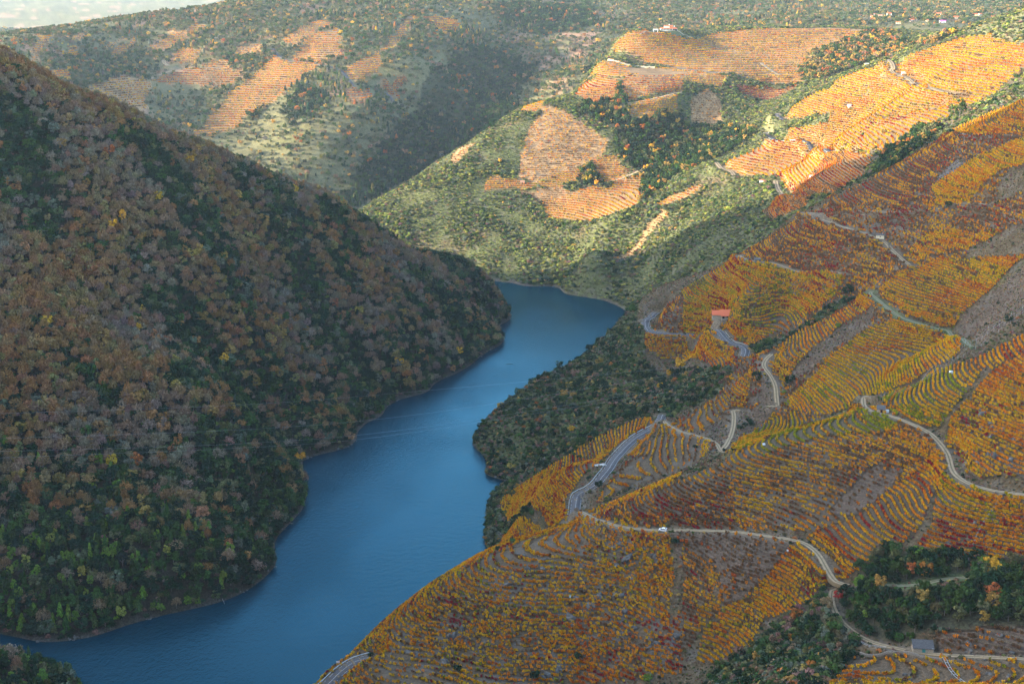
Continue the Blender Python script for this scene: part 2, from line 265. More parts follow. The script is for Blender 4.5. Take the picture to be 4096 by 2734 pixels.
FIELDS = [["open_slope","PB",0.42,1.12,[[100.1,1036.9],[122.9,1101.6],[156.9,1105.0],[187.3,1116.5],[199.4,1085.9],[223.8,1094.2],[273.2,1081.1],
[387.3,1087.8],[408.3,1034.5],[189.5,777.2],[175.6,783.2],[158.4,790.9],[96.4,760.2],[57.1,753.2],[50.0,755.1],[71.2,801.3],[106.4,862.2],
[143.7,895.1],[155.7,936.9],[139.3,1038.5]]],["ridge_edge","O",0.8,1.3,[[-97,560],[-94,612],[-80,640],[-55,668],[-15,692],[40,712],[90,706],[70,640],
[0,610],[-60,560]]],["ridge_rocks","O",0.75,1.0,[[36.4,694.8],[65.4,654.6],[77.1,644.9],[76.0,622.0],[70.8,600.2],[48.3,589.1],[30.3,579.4],
[-33.8,575.0],[-79.4,599.1],[-70.2,609.7],[-57.8,633.4],[-37.3,647.9],[-18.4,662.9],[5.7,680.3],[29.0,707.9]]],
["ridge_foot","RO",0.65,1.05,[[78.1,600.2],[74.8,568.3],[46.7,573.2],[21.3,580.8],[51.6,597.4],[58.7,603.7]]],["bare_brown","B",0.3,1.0,[[78.3,646.3],
[106.6,632.3],[125.8,614.6],[129.7,603.3],[114.2,590.8],[102.2,586.2],[95.5,593.9],[93.2,607.6],[79.3,625.1]]],
["below_brown","OB3",0.6,1.12,[[81.7,637.5],[93.3,620.4],[94.5,603.4],[97.1,593.3],[87.1,589.8],[79.9,582.8],[75.8,580.5]]],
["fan_rows","O",1.0,1.12,[[128.2,606.7],[133.1,608.8],[135.3,596.8],[136.2,581.9],[136.4,570.6],[130.9,567.4],[120.5,569.8],[110.7,576.8],
[104.5,591.1],[116.1,596.0]]],["fan_foot","YO",0.85,1.12,[[97.1,593.3],[104.5,591.1],[110.5,576.0],[104.1,566.2],[89.3,566.5],[81.5,574.4],
[86.2,587.4]]],["slope_above_van","OB3",0.72,1.0,[[44.3,695.7],[72.5,686.4],[105.8,689.1],[170.2,786.6],[191.5,739.6],[201.3,663.6],[204.2,635.7],
[179.0,630.1],[157.9,616.8],[140.2,617.3],[127.5,624.3],[89.8,646.6],[60.0,667.6]]],["pale_rows","B",0.22,1.12,[[149.0,631.6],[166.5,650.2],
[176.9,656.6],[187.8,644.9],[176.2,633.0],[159.0,622.3]]],["green_band","G",0.92,1.2,[[127.7,698.9],[173.1,781.4],[181.9,718.6],[195.1,675.7],
[189.0,673.6],[161.4,693.7],[140.6,692.2],[128.1,687.7]]],["bright_spur","OR",1.0,1.12,[[135.7,615.4],[158.3,619.3],[179.9,634.5],[195.2,642.4],
[204.7,640.8],[201.8,627.4],[191.1,610.1],[180.5,589.9],[169.8,581.8],[160.4,586.6],[158.9,580.4],[149.1,572.4],[140.2,574.0],[139.0,586.6],
[138.9,601.8]]],["red_gold_rows","OR2",1.0,1.12,[[197.6,624.2],[209.8,600.6],[223.0,584.6],[230.9,580.2],[222.4,553.2],[192.9,564.2],[179.0,569.4],
[175.0,577.7],[184.5,586.2],[191.2,605.9]]],["rocky_gold","O",1.0,1.12,[[252.6,679.5],[262.1,677.3],[239.1,605.6],[209.3,635.8],[207.7,652.2],
[214.2,661.8],[228.3,671.0],[237.1,680.0]]],["rocky_gold_foot","O",0.9,1.12,[[209.3,635.9],[239.1,605.8],[234.0,590.0],[211.6,608.5],[208.9,627.5]]],
["tank_rows","YG",0.9,1.2,[[209.6,744.2],[219.3,735.6],[229.1,728.5],[236.9,717.6],[237.6,690.4],[229.6,680.2],[219.2,670.0],[209.7,662.5],
[199.5,673.9],[192.9,695.2],[197.7,727.8]]],["big_yellow","Y",1.0,1.2,[[222.9,861.2],[235.3,857.8],[246.8,847.6],[261.4,827.7],[243.9,748.3],
[238.5,735.1],[228.5,736.5],[214.6,740.5],[204.8,755.0],[196.6,768.7],[178.5,788.0],[170.4,810.0],[166.0,837.0],[182.1,840.4],[200.5,850.9]]],
["track_fork","YG",0.9,1.2,[[119.4,754.9],[132.9,798.5],[158.6,829.3],[168.3,816.3],[172.2,793.5],[136.0,716.0],[118.4,700.9]]],
["edge_rows","O",1.0,1.2,[[105.1,838.2],[122.2,866.9],[140.3,878.9],[154.1,886.0],[152.0,872.5],[145.2,856.6],[142.5,850.3],[136.0,855.2],
[127.5,845.3],[116.5,823.1]]],["shoulder_rows","O",0.9,1.2,[[164.5,882.9],[173.9,914.6],[192.5,928.1],[207.5,909.8],[226.9,914.6],[233.9,901.1],
[231.9,888.6],[211.8,887.4],[196.1,876.9],[175.8,859.6],[169.0,855.7],[166.0,864.6]]],["farmhouse_rows","YR",1.0,1.1,[[135.3,1105.6],[173.4,1099.8],
[180.1,1054.5],[193.3,1025.8],[220.4,974.5],[224.2,963.7],[227.0,957.8],[224.8,951.5],[202.8,956.5],[181.2,945.2],[170.2,938.3],[159.9,940.7],
[155.9,954.1],[146.1,976.5],[129.1,1048.0]]],["plum_slope","PB",0.66,1.2,[[183.8,1091.3],[209.0,1095.8],[237.5,998.7],[247.1,978.1],[256.8,963.6],
[259.5,942.3],[244.9,935.4],[233.2,946.4],[229.3,960.3],[218.5,984.9],[197.3,1024.9],[182.0,1060.2]]],["plum_top","PB",0.62,1.2,[[271.3,1325.3],
[272.1,1326.2],[273.0,1325.5],[273.4,1325.9],[274.6,1325.9],[250.8,1073.5],[260.3,1068.0],[281.4,985.8],[232.9,1091.3],[226.6,1103.7],[236.7,999.9]]],
["road_bend","OR",0.85,1.2,[[128.2,1039.2],[140.0,983.1],[150.2,948.3],[153.2,935.1],[147.6,904.5],[138.3,912.1],[133.8,935.4],[127.8,981.6],
[126.5,1021.9]]],["road_bend_end","O",0.75,1.2,[[99.7,1044.0],[115.7,1040.2],[128.6,1039.1],[126.4,1017.0],[110.7,1020.1],[99.9,1032.7]]],
["upper_gold","YO",0.92,1.2,[[241.6,921.6],[263.8,914.6],[279.7,912.7],[296.6,873.2],[308.7,844.5],[303.4,845.5],[287.6,841.5],[275.4,839.4],
[263.7,836.3],[257.9,843.5],[246.5,860.5],[240.4,894.0]]],["white_hut_rows","O",0.8,1.2,[[261.7,947.5],[279.6,941.7],[293.8,925.7],[311.0,879.9],
[298.2,893.6],[284.4,913.5],[266.7,926.5],[261.4,930.9]]],["high_gold","YO",1.0,1.12,[[297.2,1008.6],[325.7,1009.0],[355.2,992.1],[363.2,987.0],
[342.2,925.2],[325.6,944.0],[309.8,942.9],[298.5,944.7],[291.4,969.6]]],["high_red","PB",0.85,1.2,[[278.5,1095.0],[334.6,1225.7],[378.3,1235.6],
[338.9,1084.2],[319.6,1053.8],[290.3,1020.4],[281.2,1000.4],[254.0,1040.5],[240.0,1073.3],[261.9,1098.9]]],["high_rim","O",0.8,1.2,[[387.0,1260.5],
[427.4,1252.5],[393.5,1105.6],[359.5,1005.0],[344.9,1086.4]]],["crest_rows","PB",0.45,1.2,[[296.1,945.8],[324.6,897.9],[329.6,886.5],[321.3,858.8],
[290.5,930.5]]],["fence_rows","OR",0.9,1.2,[[235.9,714.6],[261.9,706.8],[267.5,702.4],[258.6,677.0],[253.2,681.2],[237.5,683.2]]],
["river_rows","OR",0.9,1.2,[[-9.3,924.8],[17.4,909.1],[37.6,904.0],[60.4,829.8],[49.9,788.9],[32.3,769.8],[30.1,754.5],[20.9,778.0],[2.5,840.2],
[-8.1,900.2]]],["river_rows_top","O",1.0,1.2,[[37.6,903.5],[56.0,905.6],[87.0,898.3],[92.7,860.7],[73.3,805.3]]],
["river_rows_foot","OR",0.9,1.2,[[-6.8,850.8],[15.2,787.8],[30.6,745.1],[34.2,703.6],[9.4,674.1],[-10.4,667.9]]],
["road_bank","O",1.0,1.2,[[45.6,728.7],[51.0,751.2],[69.4,778.7],[81.1,796.6],[92.0,787.1],[89.0,767.1],[76.5,765.0],[63.9,750.5],[54.2,739.0]]],
["road_bank_top","O",0.9,1.2,[[75.7,802.4],[97.4,862.1],[107.6,856.4],[98.7,781.0]]],["hut_terrace","YO",0.6,1.4,[[135.8,517.5],[144.9,514.9],
[164.7,503.5],[192.5,489.9],[198.8,484.9],[171.9,416.2],[109.5,448.0],[118.5,486.7]]],["hut_side","B",0.35,1.4,[[167.2,516.4],[179.6,513.7],
[198.6,508.6],[205.6,504.6],[200.8,490.6],[194.0,494.5],[165.8,507.6]]],["stony_terraces","TB",0.45,2.2,[[25.9,2008.9],[51.6,2063.8],[95.3,2010.9],
[136.1,1976.2],[120.4,1942.8],[83.7,1914.9],[66.0,1913.6],[36.4,1897.2],[9.2,1904.2],[11.4,1958.5]]],["ochre_shelf","YO",0.95,2.2,[[-35.7,1905.5],
[-24.0,1912.4],[13.1,1898.5],[40.3,1897.0],[66.0,1913.6],[95.6,1919.9],[90.4,1889.3],[65.1,1881.8],[5.3,1885.2],[-35.3,1883.8]]],
["orange_blocks","O",1.0,2.2,[[41.5,1859.7],[91.6,1870.5],[127.3,1859.6],[143.8,1877.8],[171.2,1884.8],[158.8,1761.1],[144.7,1741.6],[99.2,1757.3],
[78.8,1787.7],[42.6,1819.5]]],["orange_blocks_top","O",1.0,2.2,[[110.1,1934.7],[136.4,1946.8],[159.0,1902.1],[140.1,1880.8],[121.2,1886.9]]],
["brown_shelf","B",0.4,2.2,[[3.3,1882.6],[65.1,1881.8],[89.5,1867.4],[66.2,1854.4],[39.6,1860.1]]],["rim_yellow","Y",1.0,2.2,[[81.0,2730.0],
[84.7,2730.9],[117.6,2258.6],[118.1,2223.6],[85.5,2729.7],[84.9,2729.1],[47.2,2054.5],[24.3,2044.0],[11.9,2058.8]]],
["rim_red","RO",1.0,2.2,[[101.4,2241.1],[128.2,2206.2],[158.7,2153.0],[151.3,2091.3],[147.4,2063.4],[109.6,2055.0],[94.9,2102.7]]],
["top_red","RO",0.7,2.2,[[160.2,2157.8],[262.0,2214.1],[247.7,2086.8],[165.6,2054.9],[160.3,2099.7]]],["top_yellow","Y",0.75,2.2,[[162.6,2041.7],
[235.7,2070.8],[235.0,2041.7],[195.5,2014.6],[167.2,2019.4]]],["plateau","YO",0.9,2.6,[[166.0,2398.3],[249.6,2411.0],[396.7,2521.1],[549.4,2529.4],
[622.0,2488.9],[548.8,2389.2],[470.5,2315.6],[436.0,2168.7],[385.2,2177.8],[285.1,2221.9],[212.6,2311.5],[158.3,2386.2]]],
["sunny_slope","YO",0.95,2.2,[[401.1,1919.8],[431.9,1843.5],[479.4,1798.7],[534.9,1773.1],[563.6,1732.4],[558.6,1584.0],[577.3,1531.9],[466.8,1410.7],
[456.5,1404.4],[413.5,1373.4],[397.9,1387.7],[354.9,1369.2],[348.4,1572.2],[347.7,1823.8],[406.2,1699.9],[399.2,1738.8],[358.1,1915.4]]],
["sunny_foot","OR",0.9,2.2,[[258.5,1774.1],[329.2,1842.6],[363.3,1709.5],[344.2,1355.0],[335.1,1341.0],[299.2,1400.9],[291.8,1517.1],[308.1,1658.4],
[277.1,1718.5]]],["shade_edge","RB",0.8,1.5,[[255.3,1448.6],[283.9,1473.6],[336.8,1517.3],[340.8,1349.1],[320.9,1282.4],[294.4,1318.6],[272.6,1327.2],
[252.0,1391.7]]],["stripe","T",0.3,2.2,[[117.3,1648.8],[178.8,1710.7],[187.4,1696.9],[130.0,1646.7]]],["scrub_patch","OR",0.6,2.2,[[173.8,1731.0],
[206.1,1737.0],[231.4,1728.2],[224.5,1714.5],[187.8,1712.2]]],["crimson_band","R",1.0,2.2,[[335.3,2156.2],[360.9,2166.4],[436.2,2149.9],
[404.1,2137.9],[375.1,2117.5],[338.1,2129.3]]],["tan_block","T",0.35,2.2,[[255.8,2069.9],[292.6,2129.2],[300.9,2093.5],[299.0,2029.1],
[253.9,2030.3]]],["cliff_steps","T",0.3,2.2,[[-84.7,1963.1],[-76.4,2012.5],[-55.5,1999.8],[-59.0,1976.4],[-80.0,1944.4]]],
["under_road","YO",0.7,2.2,[[133.7,2286.1],[162.6,2289.9],[265.2,2242.7],[261.1,2206.6],[158.1,2159.6],[128.6,2212.3],[123.6,2276.1]]],
["under_road","YO",0.7,2.2,[[263.7,2236.0],[329.5,2192.9],[318.8,2146.6],[253.0,2141.9]]],["sunny_slope","YO",0.85,2.2,[[433.1,1934.4],[470.5,1820.6],
[463.8,1722.6],[433.1,1772.5],[419.4,1788.6],[397.1,1806.9]]],["sunny_slope","O",0.9,2.2,[[356.1,1843.1],[377.7,1744.0],[388.5,1764.5],[419.0,1778.5],
[430.1,1758.7],[383.5,1490.6],[355.6,1536.6],[366.0,1735.8],[350.0,1800.1]]],["sunny_slope","OR",0.8,2.2,[[383.5,1527.7],[404.5,1522.2],
[432.9,1463.0],[393.6,1313.0],[401.6,1406.3],[365.5,1343.5],[352.2,1353.6],[357.2,1510.1]]],["far_mid","TB",0.6,3.4,[[-761.7,2582.2],[-740.3,2753.2],
[-690.6,2751.3],[-670.7,2630.1],[-674.5,2590.8],[-727.2,2573.4]]],["far_mid","RB",0.7,3.4,[[-633.3,2835.2],[-515.1,2813.1],[-539.6,2727.8],
[-596.8,2738.0]]],["far_mid","O",0.8,3.4,[[-507.0,2605.2],[-469.8,2604.7],[-519.1,2526.5],[-560.7,2516.6],[-549.8,2552.9]]],
["far_mid","RB",0.7,3.4,[[-301.2,2611.0],[-260.2,2651.8],[-246.1,2582.3],[-286.0,2541.4]]],["far_mid","TB",0.5,3.4,[[-943.2,2840.9],[-875.8,3020.9],
[-870.0,2936.0],[-930.7,2963.6],[-900.2,2817.5]]],["far_mid","TB",0.55,3.4,[[-736.3,3082.0],[-686.2,3078.2],[-680.7,3037.0],[-703.4,3029.4]]],
["far_mid","O",0.7,3.4,[[-462.2,2958.5],[-424.7,3104.4],[-377.0,3093.9],[-409.9,2967.8],[-436.1,2879.1]]],["far_gold","YO",1.0,3.4,[[-564.2,2521.7],
[-522.1,2691.9],[-468.1,2841.6],[-412.0,2786.9],[-369.5,2761.5],[-401.1,2705.7],[-429.8,2622.0],[-466.0,2597.9],[-495.2,2536.9],[-538.2,2519.0]]],
["far_orange","O",0.85,3.4,[[-431.5,2826.0],[-408.6,2980.4],[-354.9,3031.5],[-330.3,2808.0],[-369.4,2783.7]]],
["far_strip","O",0.9,3.4,[[-259.4,2836.2],[-232.6,3016.0],[-213.0,3179.1],[-188.0,3128.6],[-214.6,2971.8],[-252.5,2788.9]]],
["far_top","O",0.95,3.4,[[-183.6,3161.6],[-121.4,3182.6],[-107.0,3128.4],[-141.4,2993.5],[-168.3,3050.1]]],["far_ochre","YO",0.9,3.4,[[-314.4,2736.9],
[-258.8,2797.6],[-241.4,2755.0],[-276.5,2683.5],[-304.1,2690.0]]],["far_red","RB",0.8,3.4,[[-239.8,2695.5],[-203.6,2724.1],[-189.6,2717.1],
[-208.8,2675.8],[-226.8,2665.8]]],["far_oval","O",1.0,3.4,[[-685.2,3088.7],[-684.7,3131.3],[-651.1,3103.8],[-669.5,3056.6]]],
["far_pink","TB",0.6,3.4,[[-891.1,2652.6],[-932.8,2896.5],[-935.7,2979.9],[-892.0,2790.0],[-888.0,2661.0]]],["far_mid","O",0.7,3.4,[[-745.7,2963.6],
[-709.9,3059.9],[-674.5,3036.4],[-703.1,2958.5],[-725.7,2940.8]]],["far_mid","YO",0.8,3.4,[[-676.2,2875.8],[-675.7,2955.5],[-627.1,2936.0],
[-627.1,2875.5]]],["far_mid","TB",0.6,3.4,[[-564.4,2932.0],[-511.3,2967.6],[-496.7,2877.2],[-551.4,2890.8]]],["far_mid","RO",0.8,3.4,[[-685.9,2754.7],
[-647.8,2836.4],[-603.5,2829.4],[-599.2,2750.3],[-656.2,2745.4]]],["far_mid","O",0.8,3.4,[[-865.8,2783.7],[-875.6,2865.0],[-858.2,2892.8],
[-850.8,2806.6]]],["far_mid","O",0.9,3.4,[[-800.9,2901.2],[-803.1,2945.7],[-776.3,3017.9],[-771.3,2984.3],[-783.0,2922.8]]],
["far_mid","OR",0.8,3.4,[[-843.5,2601.5],[-832.1,2669.0],[-802.0,2637.2],[-814.3,2589.3]]],["far_mid","TB",0.5,3.4,[[-824.3,2925.7],[-806.6,3031.0],
[-798.0,3008.7],[-812.6,2925.1]]],["far_mid","OB",0.7,3.4,[[-613.6,2880.8],[-560.8,2877.7],[-523.6,2779.9],[-573.8,2792.3]]]]

ZONES = [["fargrove_shade",[[-173.6,2666.9],[-141.3,2850.5],[-85.1,2999.3],[-5.9,3054.5],[59.6,3018.6],[13.3,2826.0],[-27.4,2023.1],[-122.3,2537.7],[-178.2,2406.4],  # first plot: gully wedge planted dark to deepen its shadow
[-254.2,2289.1],[-283.6,2318.4],[-234.8,2440.8],[-211.1,2525.1]]],["fargrove_shade",[[-382.9,2669.0],[-327.7,2612.2],[-347.1,2512.9],[-392.3,2505.4],
[-419.6,2586.7]]],["fargrove_shade",[[-541.1,2645.7],[-433.1,2679.0],[-451.2,2586.1],[-509.0,2555.5]]],["fargrove_shade",[[-25.0,3415.7],[193.8,3703.8],
[202.4,3291.3],[72.1,3184.1],[-23.9,3267.4]]],["scrub",[[-27.4,1073.6],[1.9,1079.0],[40.1,1096.6],[73.8,1137.4],[97.6,1125.6],[100.5,1041.8],
[98.6,1018.6],[118.9,971.8],[144.5,900.7],[134.0,884.6],[103.2,882.7],[87.6,896.1],[44.8,894.7],[7.7,934.8],[-17.4,986.6],[-29.9,1036.4]]],
["grove",[[150.5,576.1],[164.6,580.6],[173.5,571.7],[192.0,565.3],[191.3,556.8],[186.5,552.8],[171.4,552.4],[157.5,556.2],[148.0,567.5]]],
["grove",[[137.9,562.9],[147.8,566.5],[156.8,553.4],[170.8,548.1],[190.2,549.0],[194.6,561.9],[203.0,557.4],[213.5,553.2],[221.3,549.8],[206.4,507.1],
[186.1,513.2],[175.5,515.2],[162.9,520.2],[157.7,519.2],[147.8,527.2],[140.8,539.7],[138.2,552.3]]],["thicket",[[106.6,566.6],[120.3,568.8],
[127.0,568.8],[134.8,568.7],[134.2,556.2],[136.2,545.5],[140.0,533.4],[135.3,517.7],[121.8,501.1],[105.5,452.6],[71.5,542.4],[89.1,560.5]]],
["grove",[[96.1,2029.9],[99.2,2056.3],[118.5,2066.5],[154.2,2102.8],[175.1,2072.5],[160.3,2038.9],[169.3,2019.2],[166.1,2002.3],[141.6,2001.4],
[118.0,2015.3]]],["grove",[[139.5,1998.7],[242.9,2038.1],[225.4,1874.7],[187.7,1781.2],[157.8,1749.4],[171.5,1889.1],[159.8,1913.1],[144.5,1948.8]]],
["grove",[[240.5,2021.3],[298.4,2024.5],[327.9,1906.9],[280.3,1866.2],[239.8,1843.6],[219.7,1830.8]]],["wood2",[[447.5,2233.7],[484.7,2332.1],
[558.6,2404.0],[601.6,2444.6],[643.6,2464.5],[554.9,1807.2],[516.4,1794.9],[565.7,2192.3],[516.2,2165.0],[467.3,2156.0],[444.3,2169.5]]],
["shrub",[[331.2,2354.6],[359.4,2473.6],[420.4,2453.7],[407.8,2361.0],[381.9,2316.1],[360.6,2394.0]]],["shrub",[[293.5,2135.9],[331.5,2160.0],
[370.9,2118.3],[354.3,2020.1],[323.6,1990.4],[301.4,2031.8],[302.4,2088.6]]],["grove",[[318.1,1246.9],[350.6,1336.8],[368.1,1343.3],[401.6,1406.3],
[388.3,1299.2],[364.7,1255.7],[340.4,1247.6],[288.1,1094.2]]],["shrub",[[159.9,940.7],[185.7,932.6],[201.7,936.2],[211.5,946.7],[224.0,943.0],
[228.6,921.9],[208.7,915.8],[191.8,924.7],[180.4,914.2],[164.1,918.4]]],["shrub",[[296.5,1006.0],[326.8,1012.4],[324.7,1005.6],[312.4,1000.1],
[300.1,997.7]]],["grove",[[92.0,1927.1],[107.8,1928.4],[119.3,1887.3],[126.4,1845.2],[118.1,1833.3],[96.3,1849.1],[90.4,1889.3]]],
["thicket",[[-17.4,928.2],[-9.3,921.1],[-2.1,866.7],[-7.7,853.8],[-11.8,847.6],[-16.3,862.4]]],["thicket",[[-19.1,1026.9],[-13.5,1022.8],[30.5,924.2],
[7.7,924.6],[-9.4,932.0],[-12.6,948.4],[-18.5,994.7]]],["shrub",[[165.8,520.5],[180.6,513.4],[178.6,510.3],[164.7,516.3]]],["heath",[[155.7,553.6],
[173.0,547.4],[191.0,549.7],[184.6,531.2],[165.7,541.9],[155.6,548.4]]],["bare",[[306.2,836.3],[312.1,829.3],[275.2,724.6],[272.9,739.1],
[246.8,738.0],[263.1,827.7],[264.0,834.5],[286.8,838.9]]],["bare",[[153.7,854.1],[161.5,869.8],[164.8,856.9],[162.6,837.5],[155.3,840.9],
[146.8,855.2]]],["bare",[[183.3,847.2],[200.5,855.2],[222.1,861.9],[231.5,883.2],[210.7,882.4],[195.1,872.3],[177.6,859.6],[169.4,852.8]]],
["bare",[[130.7,800.9],[140.6,849.9],[160.9,832.5],[158.9,831.0],[133.8,804.5],[120.9,770.1],[118.6,806.0],[108.2,820.1],[127.7,840.5]]],
["heathland",[[463.4,1842.7],[416.3,1900.0],[404.1,2137.9],[351.1,2000.6],[332.8,1891.1],[345.5,1866.4],[354.9,1846.9],[371.6,1766.5],[395.7,1799.8],
[423.8,1808.7],[446.3,1792.6]]],["rockslope",[[303.6,1018.0],[323.3,1031.0],[322.7,1008.7],[307.5,990.0],[302.5,1006.4]]],
["heathland",[[546.8,1791.4],[646.2,1871.6],[665.9,1855.4],[561.0,1545.9],[550.5,1615.3],[563.5,1722.6]]],["scrub",[[351.1,2000.6],[404.1,2137.9],
[437.6,2092.9],[413.6,1843.7],[395.7,1799.8],[378.3,1747.1],[347.6,1796.8],[343.4,1864.7]]]]

WALLS = [["dividing_wall",[[283.9,1461.5],[288.7,1433.1],[305.2,1475.4],[310.5,1494.8]]],["dividing_wall",[[290.5,1327.8],[297.4,1356.1],[305.4,1390.6],
[315.9,1437.3]]],["dividing_wall",[[167.8,975.9],[178.1,998.9],[188.6,1014.5],[193.2,1021.8]]],["dividing_wall",[[192.2,560.8],[198.6,571.8],
[204.2,578.9],[214.2,588.2]]],["dividing_wall",[[188.0,798.5],[207.5,815.8],[215.7,829.7],[233.4,849.7]]],["dividing_wall",[[260.8,854.8],
[277.8,866.8],[294.1,870.2]]],["dividing_wall",[[446.0,2225.8],[478.2,2311.0]]],["dividing_wall",[[423.2,2448.6],[445.1,2506.9]]],
["dividing_wall",[[227.0,2342.1],[248.8,2387.4]]],["dividing_wall",[[109.9,1931.4],[138.6,1949.6]]],["retaining_wall",[[138.7,524.1],[142.5,519.4],
[149.6,516.4],[157.3,509.2],[164.8,503.3]]]]

SPOTS = {"van":[73.6,651.2,91.6],"farmhouse":[154.5,1004.3,123.3],"cream_hut":[255.3,974.8,183.0],"tile_hut":[288.0,1629.2,131.4],
"block_hut":[310.2,1471.8,158.5],"brick_hut":[190.2,702.8,138.5],"stone_hut":[160.7,511.0,98.5],"dark_hut":[183.3,1045.6,148.1],
"shelf_hut":[14.0,1895.5,95.7],"top_hut":[525.9,2143.6,237.3],"side_hut":[410.9,1748.4,208.4],"end_hut":[474.8,1751.4,252.0],
"tank_a":[193.1,701.7,139.9],"tank_b":[226.8,709.2,156.3],"tank_c":[130.1,700.1,120.3],"tank_d":[142.5,908.3,105.5],"crate":[125.7,605.9,100.5],
"barrel":[27.6,626.7,68.9],"tarp":[32.0,767.4,63.1],"ladder0":[165.8,503.4,98.8],"ladder1":[148.0,440.3,118.3],"rail0":[140.5,527.5,91.8],
"rail1":[143.4,522.8,92.4],"rail2":[148.6,520.4,94.2],"sign_a":[101.6,1113.4,84.2],"sign_b":[-88.7,703.3,0.0],"sign_c":[96.0,896.2,77.9],
"person":[107.9,579.3,79.0],"log":[-2.4,1316.7,0.0],"snag":[-166.3,766.8,-0.0],"restaurant":[265.5,2457.1,278.1],"pergola":[237.3,2406.0,277.1],
"terrace_wall0":[210.0,2386.5,273.7],"terrace_wall1":[324.3,2510.2,275.7],"concrete0":[51.4,788.9,79.7],"wall_a0":[150.6,2283.2,236.1],
"wall_a1":[223.6,2261.9,226.5],"pine_lone":[37.9,1095.0,50.5],"pine1":[404.5,1314.8,230.4],"pine2":[407.4,1305.6,233.0],"pine3":[419.4,1373.6,228.8],
"pine4":[411.4,1309.9,234.4]}

VILLAGE = [[839.6,3249.3,10,"white"],[819.8,3304.6,5,"white"],[815.6,3233.3,9,"brown"],[791.1,3205.4,6,"stone"],[954.9,3271.2,13,"roof"],
[817.1,2977.9,9,"white"],[845.7,2970.6,5,"roof"],[942.4,3102.5,13,"roof"],[1016.9,3201.0,11,"roof"],[1032.2,3214.7,8,"roof"],
[1068.1,3247.4,4,"white"],[784.1,2956.2,9,"roof"],[872.5,2953.7,12,"pink"],[984.1,3133.9,8,"stone"]]

BUSHES = [[227.2,941.1,8,"dark"],[221.0,919.9,6,"dark"],[211.9,934.8,6,"dark"],[208.5,884.9,4,"bright"],[154.6,866.4,7,"dark"],[172.3,849.5,7,"dark"],
[168.4,847.6,3,"bright"],[266.1,742.3,5,"dark"],[137.8,821.6,4,"dark"],[145.3,830.7,4,"dark"],[141.9,828.6,3,"dark"],[145.6,826.8,4,"dark"],
[106.8,790.2,3,"dark"],[49.1,761.1,5,"dark"],[43.6,756.8,3,"olive"],[291.4,943.9,5,"dark"],[0.3,681.2,4,"green"],[-12.6,860.2,9,"willow"],
[-7.3,672.8,3,"dark"],[0.3,907.0,6,"olive"],[378.2,1455.2,7,"ochre"],[373.1,1522.3,4,"green"],[450.6,1289.7,6,"green"],[404.5,1309.1,4,"green"],
[407.1,1278.2,3,"green"],[139.1,561.2,5,"crimson"],[121.7,562.0,6,"rust"],[199.4,552.6,7,"gold"],[200.7,548.8,6,"gold"],[196.6,550.2,5,"gold"],
[34.1,709.9,3,"bare"],[43.5,977.5,5,"gold"],[112.4,976.1,6,"gold"],[119.8,979.5,8,"gold"],[112.3,943.4,6,"rust"],[103.7,958.7,5,"gold"],
[-67.2,617.9,3,"dark"],[-103.1,670.5,5,"dark"],[-99.7,684.3,5,"dark"],[-95.9,695.7,5,"dark"],[-97.3,675.9,4,"rust"],[-91.1,700.9,3,"bare"],
[74.1,645.2,4,"rust"],[78.6,641.5,4,"dark"],[29.8,593.4,4,"dark"],[-24.8,592.9,4,"dark"],[10.3,582.9,5,"dark"],[59.5,570.0,4,"bright"],
[130.2,1039.7,2,"dark"],[317.0,1487.0,3,"dark"],[192.8,1958.8,8,"gold"],[194.6,1939.3,9,"gold"],[177.5,2031.0,7,"ochre"],[152.8,2032.2,6,"gold"],
[126.7,2038.7,6,"gold"],[111.3,2012.1,4,"gold"],[-16.3,1938.1,6,"gold"],[-179.1,2502.2,6,"gold"],[-176.1,2454.7,7,"gold"],[-152.9,2502.7,6,"rust"]]

CABLES = [[[-309.4,800.0,107.0],[-161.9,835.0,102.4],[-36.0,865.0,104.4],[115.6,905.0,107.7]],[[-306.9,790.0,94.8],[-151.9,825.0,90.2],[-47.7,855.0,91.6],
[113.4,900.0,104.8]],[[-305.6,785.0,88.7],[-159.7,818.0,83.1],[-57.2,850.0,83.0],[114.7,895.0,97.7]],[[-304.0,780.0,86.4],[-159.1,814.0,81.7],
[-70.3,845.0,80.2],[114.1,890.0,96.6]]]


# ------------------------------------------------------------------ small helpers
def tag(o, label=None, cat=None, group=None, kind=None):
    if label: o['label'] = label
    if cat: o['category'] = cat
    if group: o['group'] = group
    if kind: o['kind'] = kind
    return o

def empty(name, loc, rz=0.0, s=1.0):
    o = bpy.data.objects.new(name, None)
    o.location = loc
    o.rotation_euler = (0, 0, rz)
    o.scale = (s, s, s)
    o.empty_display_size = 0.5
    C.objects.link(o)
    return o

def np_mesh(name, verts, faces, mats=(), fmat=None, smooth=False):
    """verts (n,3); faces (m,3|4) array"""
    me = bpy.data.meshes.new(name)
    verts = np.asarray(verts, np.float32)
    faces = np.asarray(faces, np.int32)
    k = faces.shape[1]
    me.vertices.add(len(verts))
    me.vertices.foreach_set('co', verts.ravel())
    me.loops.add(faces.size)
    me.loops.foreach_set('vertex_index', faces.ravel())
    me.polygons.add(len(faces))
    me.polygons.foreach_set('loop_start', np.arange(0, faces.size, k, dtype=np.int32))
    for m in mats:
        me.materials.append(m)
    if fmat is not None:
        me.polygons.foreach_set('material_index', np.asarray(fmat, np.int32))
    me.update(calc_edges=True)
    me.validate()
    if smooth:
        me.polygons.foreach_set('use_smooth', np.ones(len(faces), bool))
    return me

